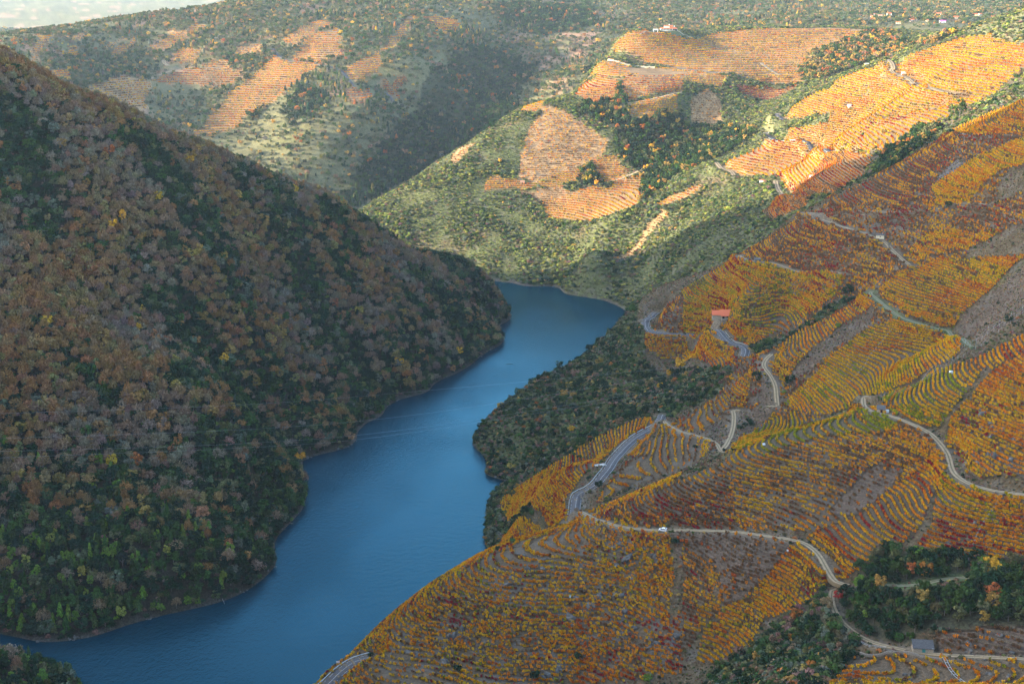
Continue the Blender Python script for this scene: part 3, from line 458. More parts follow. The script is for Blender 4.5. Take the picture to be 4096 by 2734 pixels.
def attr(me, name, typ, dom, vals):
    a = me.attributes.new(name, typ, dom)
    key = {'FLOAT': 'value', 'INT': 'value', 'FLOAT_VECTOR': 'vector', 'FLOAT_COLOR': 'color'}[typ]
    a.data.foreach_set(key, np.asarray(vals, np.int32 if typ == 'INT' else np.float32).ravel())

def link(name, me, parent=None, loc=None):
    o = bpy.data.objects.new(name, me)
    C.objects.link(o)
    if parent is not None: o.parent = parent
    if loc is not None: o.location = loc
    return o

class MB:
    """collects simple shapes into one mesh"""
    def __init__(s):
        s.v = []
        s.f = []
    def quad(s, *p):
        i = len(s.v)
        s.v += [tuple(q) for q in p]
        s.f.append(tuple(range(i, i + len(p))))
        return s
    def box(s, x0, x1, y0, y1, z0, z1, taper=0.0):
        i = len(s.v)
        t = taper
        s.v += [(x0, y0, z0), (x1, y0, z0), (x1, y1, z0), (x0, y1, z0), (x0 + t, y0 + t, z1), (x1 - t, y0 + t, z1), (x1 - t, y1 - t, z1), (x0 + t, y1 - t, z1)]
        s.f += [tuple(i + k for k in q) for q in ((3, 2, 1, 0), (4, 5, 6, 7), (0, 1, 5, 4), (1, 2, 6, 5), (2, 3, 7, 6), (3, 0, 4, 7))]
        return s
    def prism(s, prof, y0, y1):
        """profile in x,z pulled along y"""
        i = len(s.v)
        n = len(prof)
        s.v += [(x, y0, z) for x, z in prof] + [(x, y1, z) for x, z in prof]
        s.f.append(tuple(range(i + n - 1, i - 1, -1)) if False else tuple(range(i, i + n)))
        s.f.append(tuple(range(i + 2 * n - 1, i + n - 1, -1)))
        s.f += [(i + k, i + n + k, i + n + (k + 1) % n, i + (k + 1) % n) for k in range(n)]
        return s
    def tube(s, pts, r, n=6, cap=True):
        pts = [Vector(p) for p in pts]
        rs = r if hasattr(r, '__len__') else [r] * len(pts)
        i0 = len(s.v)
        for k, p in enumerate(pts):
            d = (pts[min(k + 1, len(pts) - 1)] - pts[max(k - 1, 0)]).normalized()
            a = d.orthogonal().normalized()
            b = d.cross(a)
            for q in range(n):
                t = 2 * math.pi * q / n
                s.v.append(tuple(p + (a * math.cos(t) + b * math.sin(t)) * rs[k]))
        for k in range(len(pts) - 1):
            for q in range(n):
                s.f.append((i0 + k * n + q, i0 + k * n + (q + 1) % n, i0 + (k + 1) * n + (q + 1) % n, i0 + (k + 1) * n + q))
        if cap:
            s.f.append(tuple(i0 + q for q in range(n))[::-1])
            s.f.append(tuple(i0 + (len(pts) - 1) * n + q for q in range(n)))
        return s
    def mesh(s, name, mat, bevel=0.0):
        me = bpy.data.meshes.new(name)
        me.from_pydata(s.v, [], s.f)
        me.materials.append(mat)
        bm = bmesh.new()
        bm.from_mesh(me)
        bmesh.ops.recalc_face_normals(bm, faces=bm.faces)
        if bevel:
            bmesh.ops.bevel(bm, geom=list(bm.edges), offset=bevel, segments=2, affect='EDGES', clamp_overlap=True)
        bm.to_mesh(me)
        bm.free()
        return me
    def build(s, name, mat, parent=None, bevel=0.0, loc=None):
        return link(name, s.mesh(name, mat, bevel), parent, loc)

# ------------------------------------------------------------------ materials
def mat(name, col=(0.5, 0.5, 0.5), rough=0.8, noise=0.25, nscale=2.0, metal=0.0, bump=0.0, spec=0.3, col2=None):
    m = bpy.data.materials.new(name)
    m.use_nodes = True
    nt = m.node_tree
    b = nt.nodes['Principled BSDF']
    b.inputs['Roughness'].default_value = rough
    b.inputs['Metallic'].default_value = metal
    b.inputs['Specular IOR Level'].default_value = spec
    tc = nt.nodes.new('ShaderNodeTexCoord')
    n = nt.nodes.new('ShaderNodeTexNoise')
    n.inputs['Scale'].default_value = nscale
    n.inputs['Detail'].default_value = 5
    nt.links.new(tc.outputs['Object'], n.inputs['Vector'])
    mx = nt.nodes.new('ShaderNodeMix')
    mx.data_type = 'RGBA'
    c2 = col2 or tuple(c * (1 - noise) for c in col)
    c1 = tuple(min(1, c * (1 + noise)) for c in col) if col2 is None else col
    mx.inputs[6].default_value = (*c2, 1)
    mx.inputs[7].default_value = (*c1, 1)
    mr = nt.nodes.new('ShaderNodeMapRange')
    mr.inputs[1].default_value = 0.3
    mr.inputs[2].default_value = 0.7
    nt.links.new(n.outputs['Fac'], mr.inputs[0])
    nt.links.new(mr.outputs[0], mx.inputs[0])
    nt.links.new(mx.outputs[2], b.inputs['Base Color'])
    if bump:
        bp = nt.nodes.new('ShaderNodeBump')
        bp.inputs['Strength'].default_value = bump
        bp.inputs['Distance'].default_value = 0.1
        nt.links.new(n.outputs['Fac'], bp.inputs['Height'])
        nt.links.new(bp.outputs[0], b.inputs['Normal'])
    return m

def leaf_mat(name, atype, translucent=0.10):
    """leaves: colour from the plant's own 'tint', small differences from leaf to leaf"""
    m = bpy.data.materials.new(name)
    m.use_nodes = True
    nt = m.node_tree
    nt.nodes.clear()
    out = nt.nodes.new('ShaderNodeOutputMaterial')
    a = nt.nodes.new('ShaderNodeAttribute')
    a.attribute_type = atype
    a.attribute_name = 'tint'
    l = nt.nodes.new('ShaderNodeAttribute')
    l.attribute_type = 'GEOMETRY'
    l.attribute_name = 'leaf'
    mr = nt.nodes.new('ShaderNodeMapRange')
    mr.inputs[3].default_value = 0.55
    mr.inputs[4].default_value = 1.5
    nt.links.new(l.outputs['Fac'], mr.inputs[0])
    mul = nt.nodes.new('ShaderNodeVectorMath')
    mul.operation = 'SCALE'
    nt.links.new(a.outputs['Color'], mul.inputs[0])
    nt.links.new(mr.outputs[0], mul.inputs['Scale'])
    d = nt.nodes.new('ShaderNodeBsdfDiffuse')
    t = nt.nodes.new('ShaderNodeBsdfTranslucent')
    mx = nt.nodes.new('ShaderNodeMixShader')
    mx.inputs[0].default_value = translucent
    nt.links.new(mul.outputs[0], d.inputs[0])
    nt.links.new(mul.outputs[0], t.inputs[0])
    nt.links.new(d.outputs[0], mx.inputs[1])
    nt.links.new(t.outputs[0], mx.inputs[2])
    nt.links.new(mx.outputs[0], out.inputs[0])
    return m

M = {}
M['bark'] = mat('bark', (0.11, 0.095, 0.085), 0.9, 0.3, 3.0)
M['leaf'] = leaf_mat('leaf', 'INSTANCER')
M['vine'] = leaf_mat('vine_leaf', 'INSTANCER', 0.2)
M['vine_row'] = leaf_mat('vine_row_leaf', 'GEOMETRY', 0.2)
M['rock'] = mat('grey_rock', (0.115, 0.108, 0.10), 0.95, 0.6, 0.9, bump=0.9, spec=0.1)
M['stone'] = mat('dry_stone', (0.17, 0.15, 0.125), 0.9, 0.5, 2.6, bump=0.6)
M['asphalt'] = mat('asphalt', (0.066, 0.063, 0.066), 0.85, 0.18, 0.25)
M['line'] = mat('road_paint', (0.55, 0.55, 0.53), 0.7, 0.08, 2.0)
M['steel'] = mat('galvanised_steel', (0.45, 0.49, 0.50), 0.45, 0.12, 2.0, metal=0.6)
M['white_wall'] = mat('white_plaster', (0.78, 0.76, 0.71), 0.85, 0.07, 1.2)
M['cream_wall'] = mat('cream_plaster', (0.62, 0.52, 0.36), 0.9, 0.15, 1.2)
M['hut_stone'] = mat('hut_stone', (0.33, 0.27, 0.20), 0.9, 0.45, 3.0, bump=0.4)
M['brick'] = mat('brick', (0.36, 0.14, 0.07), 0.9, 0.35, 3.0)
M['tile'] = mat('red_roof_tile', (0.50, 0.115, 0.045), 0.8, 0.25, 2.5)
M['tile_old'] = mat('old_roof_tile', (0.42, 0.20, 0.13), 0.85, 0.3, 2.5)
M['slate'] = mat('slate_roof', (0.070, 0.068, 0.068), 0.75, 0.35, 2.0)
M['conc'] = mat('concrete', (0.42, 0.39, 0.35), 0.9, 0.2, 0.8)
M['tan_wall'] = mat('sandy_concrete', (0.36, 0.31, 0.23), 0.9, 0.2, 0.3)
M['glass'] = mat('dark_glass', (0.02, 0.025, 0.03), 0.15, 0.1, 2.0, spec=0.5)
M['teal'] = mat('teal_door_paint', (0.02, 0.20, 0.19), 0.6, 0.15, 3.0)
M['green_door'] = mat('green_door_paint', (0.03, 0.20, 0.11), 0.6, 0.15, 3.0)
M['dark'] = mat('dark_opening', (0.012, 0.012, 0.012), 0.9, 0.1, 2.0)
M['wood'] = mat('weathered_wood', (0.22, 0.17, 0.12), 0.85, 0.3, 3.0)
M['tank'] = mat('white_plastic_tank', (0.72, 0.75, 0.77), 0.5, 0.06, 2.0)
M['car'] = mat('white_car_paint', (0.80, 0.81, 0.82), 0.3, 0.03, 2.0, spec=0.5)
M['rubber'] = mat('tyre_rubber', (0.02, 0.02, 0.02), 0.85, 0.1, 4.0)
M['bumper'] = mat('dark_bumper', (0.03, 0.03, 0.035), 0.7, 0.1, 4.0)
M['red'] = mat('red_lens', (0.45, 0.02, 0.02), 0.4, 0.1, 4.0)
M['tarp'] = mat('green_tarpaulin', (0.05, 0.30, 0.20), 0.7, 0.15, 1.0)
M['jacket'] = mat('blue_jacket', (0.015, 0.05, 0.35), 0.8, 0.1, 3.0)
M['trouser'] = mat('dark_trousers', (0.02, 0.022, 0.045), 0.9, 0.1, 3.0)
M['skin'] = mat('skin', (0.5, 0.3, 0.22), 0.7, 0.05, 3.0)
M['hair'] = mat('grey_hair', (0.42, 0.40, 0.40), 0.9, 0.1, 3.0)
M['cable'] = mat('aluminium_cable', (0.30, 0.32, 0.34), 0.6, 0.05, 2.0)
M['dead_wood'] = mat('bleached_wood', (0.27, 0.245, 0.22), 0.9, 0.2, 1.5)
M['pink'] = mat('pink_fabric', (0.65, 0.10, 0.40), 0.8, 0.1, 1.0)
M['sign'] = mat('white_sign_face', (0.78, 0.78, 0.78), 0.5, 0.03, 2.0)

def ground_mat():
    m = bpy.data.materials.new('hill_ground')
    m.use_nodes = True
    nt = m.node_tree
    L = nt.links.new
    b = nt.nodes['Principled BSDF']
    b.inputs['Roughness'].default_value = 0.95
    b.inputs['Specular IOR Level'].default_value = 0.1
    geo = nt.nodes.new('ShaderNodeNewGeometry')
    def A(n):
        a = nt.nodes.new('ShaderNodeAttribute')
        a.attribute_name = n
        return a
    def noise(sc, det=4):
        n = nt.nodes.new('ShaderNodeTexNoise')
        n.inputs['Scale'].default_value = sc
        n.inputs['Detail'].default_value = det
        L(geo.outputs['Position'], n.inputs['Vector'])
        return n.outputs['Fac']
    def math_(op, a, bb, cl=False):
        n = nt.nodes.new('ShaderNodeMath')
        n.operation = op
        n.use_clamp = cl
        for k, v in enumerate((a, bb)):
            if isinstance(v, (int, float)): n.inputs[k].default_value = v
            else: L(v, n.inputs[k])
        return n.outputs[0]
    def rng_(v, a, bb, c=0.0, d=1.0):
        n = nt.nodes.new('ShaderNodeMapRange')
        L(v, n.inputs[0])
        for k, q in enumerate((a, bb, c, d)): n.inputs[k + 1].default_value = q
        return n.outputs[0]
    def mix(f, a, bb):
        n = nt.nodes.new('ShaderNodeMix')
        n.data_type = 'RGBA'
        if isinstance(f, (int, float)): n.inputs[0].default_value = f
        else: L(f, n.inputs[0])
        for k, v in ((6, a), (7, bb)):
            if isinstance(v, tuple): n.inputs[k].default_value = (*v, 1)
            else: L(v, n.inputs[k])
        return n.outputs[2]
    n_f = noise(0.9, 5)
    n_m = noise(0.16, 5)
    n_b = noise(2.6, 3)
    sc = math_('MULTIPLY', rng_(n_f, 0.3, 0.7, 0.42, 1.6), rng_(n_m, 0.25, 0.75, 0.72, 1.28))
    vm = nt.nodes.new('ShaderNodeVectorMath')
    vm.operation = 'SCALE'
    L(A('cover').outputs['Color'], vm.inputs[0])
    L(sc, vm.inputs['Scale'])
    col = vm.outputs[0]
    # terrace walls: bands along the contour, spaced as the vine rows are
    sep = nt.nodes.new('ShaderNodeSeparateXYZ')
    L(geo.outputs['Position'], sep.inputs[0])
    dz = A('step').outputs['Fac']
    ph = math_('FRACT', math_('ADD', math_('DIVIDE', sep.outputs['Z'], dz), math_('MULTIPLY', n_m, 0.25)), 0.0)
    band = math_('MULTIPLY', rng_(ph, 0.50, 0.58), rng_(ph, 0.92, 1.0, 1.0, 0.0))
    wall = mix(rng_(n_b, 0.35, 0.65), (0.045, 0.032, 0.020), (0.150, 0.115, 0.078))
    tf = math_('MULTIPLY', A('terrace').outputs['Fac'], math_('MULTIPLY', band, rng_(n_f, 0.3, 0.55, 0.35, 0.95)))
    col = mix(tf, col, wall)
    # bare rock showing through
    rk = math_('MULTIPLY', A('rocky').outputs['Fac'], rng_(noise(0.11, 6), 0.52, 0.60))
    col = mix(rk, col, mix(rng_(n_b, 0.3, 0.7), (0.045, 0.040, 0.034), (0.170, 0.152, 0.130)))
    L(col, b.inputs['Base Color'])
    bp = nt.nodes.new('ShaderNodeBump')
    bp.inputs['Strength'].default_value = 0.9
    bp.inputs['Distance'].default_value = 0.5
    L(math_('ADD', n_f, math_('MULTIPLY', band, math_('MULTIPLY', A('terrace').outputs['Fac'], 0.5))), bp.inputs['Height'])
    L(bp.outputs[0], b.inputs['Normal'])
    return m
M['ground'] = ground_mat()

def track_mat(name, rut, mid, edge):
    """a track: two worn ruts beside a middle strip; 'across' runs -1..1 over the width"""
    m = mat(name, rut, 0.95, 0.2, 0.6)
    nt = m.node_tree
    L = nt.links.new
    b = nt.nodes['Principled BSDF']
    src = b.inputs['Base Color'].links[0].from_socket
    a = nt.nodes.new('ShaderNodeAttribute')
    a.attribute_name = 'across'
    ab = nt.nodes.new('ShaderNodeMath')
    ab.operation = 'ABSOLUTE'
    L(a.outputs['Fac'], ab.inputs[0])
    def mr(a0, a1, inv):
        n = nt.nodes.new('ShaderNodeMapRange')
        n.inputs[1].default_value = a0
        n.inputs[2].default_value = a1
        n.inputs[3].default_value = 1.0 if inv else 0.0
        n.inputs[4].default_value = 0.0 if inv else 1.0
        L(ab.outputs[0], n.inputs[0])
        return n.outputs[0]
    def mix(f, x, c):
        n = nt.nodes.new('ShaderNodeMix')
        n.data_type = 'RGBA'
        L(f, n.inputs[0])
        L(x, n.inputs[6])
        n.inputs[7].default_value = (*c, 1)
        return n.outputs[2]
    c = mix(mr(0.12, 0.26, True), src, mid)
    c = mix(mr(0.80, 0.98, False), c, edge)
    L(c, b.inputs['Base Color'])
    return m
M['dirt'] = track_mat('dirt_track_surface', (0.27, 0.20, 0.12), (0.10, 0.085, 0.042), (0.12, 0.088, 0.048))
M['grass'] = track_mat('grass_track_surface', (0.17, 0.15, 0.10), (0.07, 0.11, 0.03), (0.05, 0.10, 0.025))

def water_mat():
    m = bpy.data.materials.new('river_water')
    m.use_nodes = True
    nt = m.node_tree
    L = nt.links.new
    nt.nodes.remove(nt.nodes['Principled BSDF'])
    out = nt.nodes['Material Output']
    body = nt.nodes.new('ShaderNodeBsdfDiffuse')          # the green-blue body of deep river water
    body.inputs['Color'].default_value = (0.0, 0.022, 0.036, 1)
    sheen = nt.nodes.new('ShaderNodeBsdfGlossy')
    sheen.inputs['Color'].default_value = (0.20, 0.55, 0.76, 1)
    sheen.inputs['Roughness'].default_value = 0.14
    fr = nt.nodes.new('ShaderNodeFresnel')
    fr.inputs['IOR'].default_value = 1.36
    mxs = nt.nodes.new('ShaderNodeMixShader')
    L(fr.outputs[0], mxs.inputs[0])
    L(body.outputs[0], mxs.inputs[1])
    L(sheen.outputs[0], mxs.inputs[2])
    L(mxs.outputs[0], out.inputs['Surface'])
    tc = nt.nodes.new('ShaderNodeNewGeometry')
    mp = nt.nodes.new('ShaderNodeMapping')
    mp.inputs['Scale'].default_value = (1.0, 0.55, 1.0)
    mp.inputs['Rotation'].default_value = (0, 0, R(12))
    L(tc.outputs['Position'], mp.inputs['Vector'])
    n1 = nt.nodes.new('ShaderNodeTexNoise')
    n1.inputs['Scale'].default_value = 0.42
    n1.inputs['Detail'].default_value = 6
    n1.inputs['Roughness'].default_value = 0.65
    n2 = nt.nodes.new('ShaderNodeTexNoise')
    n2.inputs['Scale'].default_value = 0.02
    n2.inputs['Detail'].default_value = 3
    for n in (n1, n2): L(mp.outputs[0], n.inputs['Vector'])
    mr = nt.nodes.new('ShaderNodeMapRange')
    mr.inputs[1].default_value = 0.3
    mr.inputs[2].default_value = 0.7
    mr.inputs[3].default_value = 0.25
    mr.inputs[4].default_value = 0.85
    L(n2.outputs['Fac'], mr.inputs[0])
    bp = nt.nodes.new('ShaderNodeBump')
    bp.inputs['Distance'].default_value = 0.6
    L(mr.outputs[0], bp.inputs['Strength'])
    L(n1.outputs['Fac'], bp.inputs['Height'])
    for nd in (sheen, fr): L(bp.outputs[0], nd.inputs['Normal'])
    return m
M['water'] = water_mat()

# ------------------------------------------------------------------ terrain grid (a fan of real ground, finer where the hills are near)
AZ = np.concatenate([np.linspace(-88, -25, 50)[:-1], np.linspace(-25, 25, 760), np.linspace(25, 75, 40)[1:]])
RAD = np.concatenate([np.geomspace(12, 440, 60)[:-1], np.geomspace(440, 1350, 350)[:-1], np.geomspace(1350, 4600, 270)[:-1], np.geomspace(4600, 16000, 50)])
NA, NR = len(AZ), len(RAD)
LR = np.log(RAD)
_a = np.radians(AZ)
GX = (RAD[:, None] * np.sin(_a)[None, :])
GY = (RAD[:, None] * np.cos(_a)[None, :])
GZ = height(GX, GY)
CLEAR = []       # (x, y, radius) kept free of plants

def gz(x, y):
    x = np.asarray(x, float)
    y = np.asarray(y, float)
    r = np.hypot(x, y)
    fi = np.interp(np.degrees(np.arctan2(x, y)), AZ, np.arange(NA))
    fj = np.interp(np.log(np.maximum(r, 12)), LR, np.arange(NR))
    i = np.minimum(fi.astype(int), NA - 2)
    j = np.minimum(fj.astype(int), NR - 2)
    a = fi - i
    b = fj - j
    return GZ[j, i] * (1 - a) * (1 - b) + GZ[j, i + 1] * a * (1 - b) + GZ[j + 1, i] * (1 - a) * b + GZ[j + 1, i + 1] * a * b

def grad(x, y):
    e = np.maximum(2.0, np.hypot(x, y) * 0.004)
    return (gz(x + e, y) - gz(x - e, y)) / (2 * e), (gz(x, y + e) - gz(x, y - e)) / (2 * e)

def G(x, y):
    return float(gz(np.array([x]), np.array([y]))[0])

def resample(p, step):
    p = np.asarray(p, float)
    # Catmull-Rom through the traced points
    q = []
    n = len(p)
    for i in range(n - 1):
        p0, p1, p2, p3 = p[max(i - 1, 0)], p[i], p[i + 1], p[min(i + 2, n - 1)]
        k = max(2, int(np.hypot(*(p2 - p1)[:2]) / step) + 1)
        for t in np.linspace(0, 1, k, endpoint=False):
            q.append(0.5 * (2 * p1 + (p2 - p0) * t + (2 * p0 - 5 * p1 + 4 * p2 - p3) * t * t + (3 * p1 - p0 - 3 * p2 + p3) * t ** 3))
    q.append(p[-1])
    q = np.array(q)
    d = np.r_[0, np.cumsum(np.hypot(*np.diff(q[:, :2], axis=0).T))]
    m = max(2, int(d[-1] / step) + 1)
    s = np.linspace(0, d[-1], m)
    return np.stack([np.interp(s, d, q[:, k]) for k in range(q.shape[1])], 1)

def smooth1(v, k):
    if len(v) < 3: return v
    k = min(k, len(v) // 2)
    w = np.pad(v, k, mode='edge')
    ker = np.ones(2 * k + 1) / (2 * k + 1)
    return np.convolve(w, ker, 'valid')

def level(px, py, pz, half, fall):
    """cut and fill the ground to the levels pz along points (px, py)"""
    x0, x1, y0, y1 = px.min() - half - fall, px.max() + half + fall, py.min() - half - fall, py.max() + half + fall
    sel = np.where((GX > x0) & (GX < x1) & (GY > y0) & (GY < y1))
    if len(sel[0]) == 0: return
    vx, vy = GX[sel], GY[sel]
    bd = np.full(len(vx), 1e9)
    bz = np.zeros(len(vx))
    for c in range(0, len(vx), 20000):
        d = np.hypot(vx[c:c + 20000, None] - px[None], vy[c:c + 20000, None] - py[None])
        k = d.argmin(1)
        bd[c:c + 20000] = d[np.arange(len(k)), k]
        bz[c:c + 20000] = pz[k]
    w = 1 - sstep(half, half + fall, bd)
    GZ[sel] = GZ[sel] * (1 - w) + bz * w
    return

ROAD_LINES = []
for name, kind, width, p in ROADS:
    q = resample(p, 3.0)
    if kind != 'tar': width = width * (1.7 if q[:, 1].mean() > 1300 else 0.85)
    z = height(q[:, 0], q[:, 1])
    z = smooth1(smooth1(z, 5), 5)
    d = np.hypot(q[:, 0], q[:, 1]).mean()
    far = max(0.0, d - 1300)
    ROAD_LINES.append((name, kind, width, np.c_[q, z], d))
for name, kind, width, q, d in ROAD_LINES:
    level(q[:, 0], q[:, 1], q[:, 2], width / 2 + 0.8 + 0.0022 * d, 3.5 + 0.003 * d)
PADS = {'farmhouse': 7, 'cream_hut': 4, 'tile_hut': 5, 'block_hut': 3, 'brick_hut': 3, 'stone_hut': 4.5, 'restaurant': 14, 'pergola': 10, 'tank_a': 1.5, 'tank_b': 1.5}
for k, r_ in PADS.items():
    x, y, z = SPOTS[k]
    level(np.array([x]), np.array([y]), np.array([G(x, y)]), r_, r_ * 0.8)
for (x, y, w_, k) in VILLAGE:
    level(np.array([x]), np.array([y]), np.array([G(x, y)]), w_, w_)

# ------------------------------------------------------------------ what covers the ground
def inside(x, y, poly):
    poly = np.asarray(poly)
    res = np.zeros(x.shape, bool)
    m = (x >= poly[:, 0].min()) & (x <= poly[:, 0].max()) & (y >= poly[:, 1].min()) & (y <= poly[:, 1].max())
    idx = np.where(m)
    if len(idx[0]) == 0: return res
    px, py = x[idx], y[idx]
    c = np.zeros(len(px), bool)
    n = len(poly)
    for i in range(n):
        x1, y1 = poly[i - 1]
        x2, y2 = poly[i]
        if y1 == y2: continue
        c ^= ((y1 > py) != (y2 > py)) & (px < (x2 - x1) * (py - y1) / (y2 - y1) + x1)
    res[idx] = c
    return res

ZK = ['forest', 'heath', 'scrub', 'wood', 'grove', 'thicket', 'shrub', 'bare', 'heathland', 'rockslope', 'wood2', 'low', 'fargrove_shade']
ZI = {k: i for i, k in enumerate(ZK)}

def zone_of(x, y):
    z = np.full(x.shape, ZI['heath'], np.int32)
    thr = 2200 + np.maximum(0, x + 100) * 1.3
    mid = y > 1180 + np.clip(x - 330, 0, 200) * 0.0
    z[mid & (x < 330)] = ZI['scrub']
    z[(y > 1500)] = ZI['scrub']
    z[(y > thr) | (y > 2640)] = ZI['wood']
    z[(y > 850) & (y < 1260) & (x < 40 + .22 * (y - 850))] = ZI['scrub']
    z[(y > 735) & (y <= 850) & (x < 12)] = ZI['thicket']
    z[left_side(x, y) > 0.3] = ZI['forest']
    z[(x < -150) & (y < 700)] = ZI['forest']
    # plot edges are ragged, not ruled
    am = np.where(y > 1300, 5.0 + (y > 2150) * 7.0, 1.3)
    xw = x + am * fbm(x, y, 16, 3, 201) + 0.6 * am * fbm(x, y, 60, 2, 203)
    yw = y + am * 1.6 * fbm(x, y, 16, 3, 202)
    zn = np.zeros(x.shape, bool)
    for k, p in ZONES:
        m = inside(xw, yw, p)
        z[m] = ZI[k]
        zn |= m
    f = np.full(x.shape, -1, np.int32)
    for i, fl in enumerate(FIELDS):
        m = inside(xw, yw, fl[4])
        f[m & ~zn if fl[0] == 'open_slope' else m] = i
    return z, f

gzone, gfield = zone_of(GX, GY)
n1 = fbm(GX, GY, 40, 4, 31)
n2 = fbm(GX, GY, 14, 3, 32)
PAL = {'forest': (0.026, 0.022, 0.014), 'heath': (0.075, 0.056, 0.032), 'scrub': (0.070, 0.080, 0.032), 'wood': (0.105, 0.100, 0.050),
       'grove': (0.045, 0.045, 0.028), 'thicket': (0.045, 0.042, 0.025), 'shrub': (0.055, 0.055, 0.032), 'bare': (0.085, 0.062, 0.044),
       'heathland': (0.125, 0.125, 0.060), 'rockslope': (0.11, 0.10, 0.095), 'wood2': (0.05, 0.05, 0.03), 'low': (0.08, 0.09, 0.05), 'fargrove_shade': (0.035, 0.04, 0.022)}  # far grove floor darkened to carry the gully's shade
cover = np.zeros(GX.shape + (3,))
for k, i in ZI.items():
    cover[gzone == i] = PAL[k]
SOIL = {'O': (0.088, 0.062, 0.038), 'B': (0.088, 0.062, 0.046), 'T': (0.28, 0.175, 0.085), 'G': (0.065, 0.062, 0.027)}
terr = np.zeros(GX.shape)
step = np.ones(GX.shape)
for i, (nm, mx, dens, dz, p) in enumerate(FIELDS):
    m = gfield == i
    c = SOIL['T'] if mx[0] == 'T' else SOIL['B'] if mx == 'B' else SOIL['G'] if mx in ('G', 'YG') else SOIL['O']
    if p[0][1] > 1350: c = tuple(a * (0.4 if nm != 'sunny_slope' else .75) + b * (0.6 if nm != 'sunny_slope' else .25) for a, b in zip(c, SOIL['T']))
    cover[m] = c
    terr[m] = (0.5 if nm in ('ridge_rocks', 'ridge_edge', 'ridge_foot', 'open_slope') else 1.0) if p[0][1] < 1350 else 0.3
    step[m] = dz
cover *= (1 + 0.35 * n1 + 0.25 * n2)[..., None]
# reddish bracken and pale grass patches on the open slopes
op = np.isin(gzone, [ZI['heath'], ZI['scrub'], ZI['heathland'], ZI['wood']]) & (gfield < 0)
pt = sstep(0.25, 0.5, fbm(GX, GY, 75, 3, 44)) * op
ptw = np.where(GY > 2000, .8, .5)[..., None]
cover = cover * (1 - ptw * pt[..., None]) + ptw * pt[..., None] * np.where((GY > 2000)[..., None], np.array([0.29, 0.165, 0.11]), np.array([0.13, 0.075, 0.055]))  # far bracken lightened to put the sunlit, hazy look into its colour
gr = sstep(0.2, 0.5, fbm(GX, GY, 60, 3, 47)) * op
cover = cover * (1 - 0.5 * gr[..., None]) + 0.5 * gr[..., None] * np.array([0.085, 0.092, 0.035])
# drawn-down shore: bare stone and mud just above the water
sh = (1 - sstep(0.5, 2.0, GZ + 3.2 * n2 + 1.2 * n1))
cover = cover * (1 - sh[..., None]) + sh[..., None] * np.array([0.062, 0.053, 0.044])
# banks cut along the roads
for name, kind, width, q, d in ROAD_LINES:
    s0 = np.where((GX > q[:, 0].min() - 9) & (GX < q[:, 0].max() + 9) & (GY > q[:, 1].min() - 9) & (GY < q[:, 1].max() + 9))
    if len(s0[0]) == 0: continue
    dd = np.hypot(GX[s0][:, None] - q[None, :, 0], GY[s0][:, None] - q[None, :, 1]).min(1)
    w = (1 - sstep(width / 2 + 1.2, width / 2 + 4.5, dd)) * 0.7
    base = np.array([0.145, 0.115, 0.08]) if kind != 'grass' else np.array([0.10, 0.13, 0.05])
    cover[s0] = cover[s0] * (1 - w[:, None]) + w[:, None] * base * (1 + 0.4 * n2[s0][:, None])
    terr[s0] *= 1 - w
cover = np.clip(cover, 0.012, 0.6)
rocky = np.zeros(GX.shape)
rocky[np.isin(gzone, [ZI['heath'], ZI['rockslope']]) & (gfield < 0)] = 0.45
rocky[np.isin(gzone, [ZI['scrub'], ZI['bare']]) & (gfield < 0)] = 0.4
for i, fl in enumerate(FIELDS):
    if fl[0] in ('ridge_rocks', 'ridge_foot', 'open_slope', 'slope_above_van', 'rocky_gold', 'rocky_gold_foot', 'stony_terraces', 'crest_rows', 'high_red'): rocky[gfield == i] = 0.6

_idx = np.arange(NA * NR).reshape(NR, NA)
_q = np.stack([_idx[:-1, :-1], _idx[:-1, 1:], _idx[1:, 1:], _idx[1:, :-1]], -1).reshape(-1, 4)
me = np_mesh('hills', np.stack([GX, GY, GZ], -1).reshape(-1, 3), _q[:, ::-1], [M['ground']], smooth=True)
attr(me, 'cover', 'FLOAT_COLOR', 'POINT', np.c_[cover.reshape(-1, 3), np.ones(NA * NR)])
attr(me, 'terrace', 'FLOAT', 'POINT', terr)
attr(me, 'step', 'FLOAT', 'POINT', step)
attr(me, 'rocky', 'FLOAT', 'POINT', rocky)
tag(link('hills', me), kind='structure')

w = MB().quad((-2200, 380, 0), (900, 380, 0), (900, 3200, 0), (-2200, 3200, 0)).build('water', M['water'])
tag(w, kind='structure')

# ------------------------------------------------------------------ roads and tracks
def ribbon(name, q, offs, mat_, lift, skirt=1.6, kind='structure', parent=None):
    t = np.gradient(q[:, :2], axis=0)
    t /= np.linalg.norm(t, axis=1, keepdims=True) + 1e-9
    nn = np.c_[-t[:, 1], t[:, 0]]
    o = np.asarray(offs, float)
    k = len(o)
    P = np.zeros((len(q), k, 3))
    P[:, :, :2] = q[:, None, :2] + nn[:, None, :] * o[None, :, None]
    P[:, :, 2] = q[:, None, 2] + lift
    if skirt:
        P[:, 0, 2] -= skirt
        P[:, -1, 2] -= skirt
    i = np.arange(len(q) * k).reshape(len(q), k)
    f = np.stack([i[:-1, :-1], i[1:, :-1], i[1:, 1:], i[:-1, 1:]], -1).reshape(-1, 4)
    me = np_mesh(name, P.reshape(-1, 3), f[:, ::-1], [mat_], smooth=False)
    half = max(abs(o[1]), 1e-3) if skirt else max(abs(o[0]), 1e-3)
    attr(me, 'across', 'FLOAT', 'POINT', np.tile(np.clip(o / half, -1, 1), len(q)))
    return link(name, me, parent)

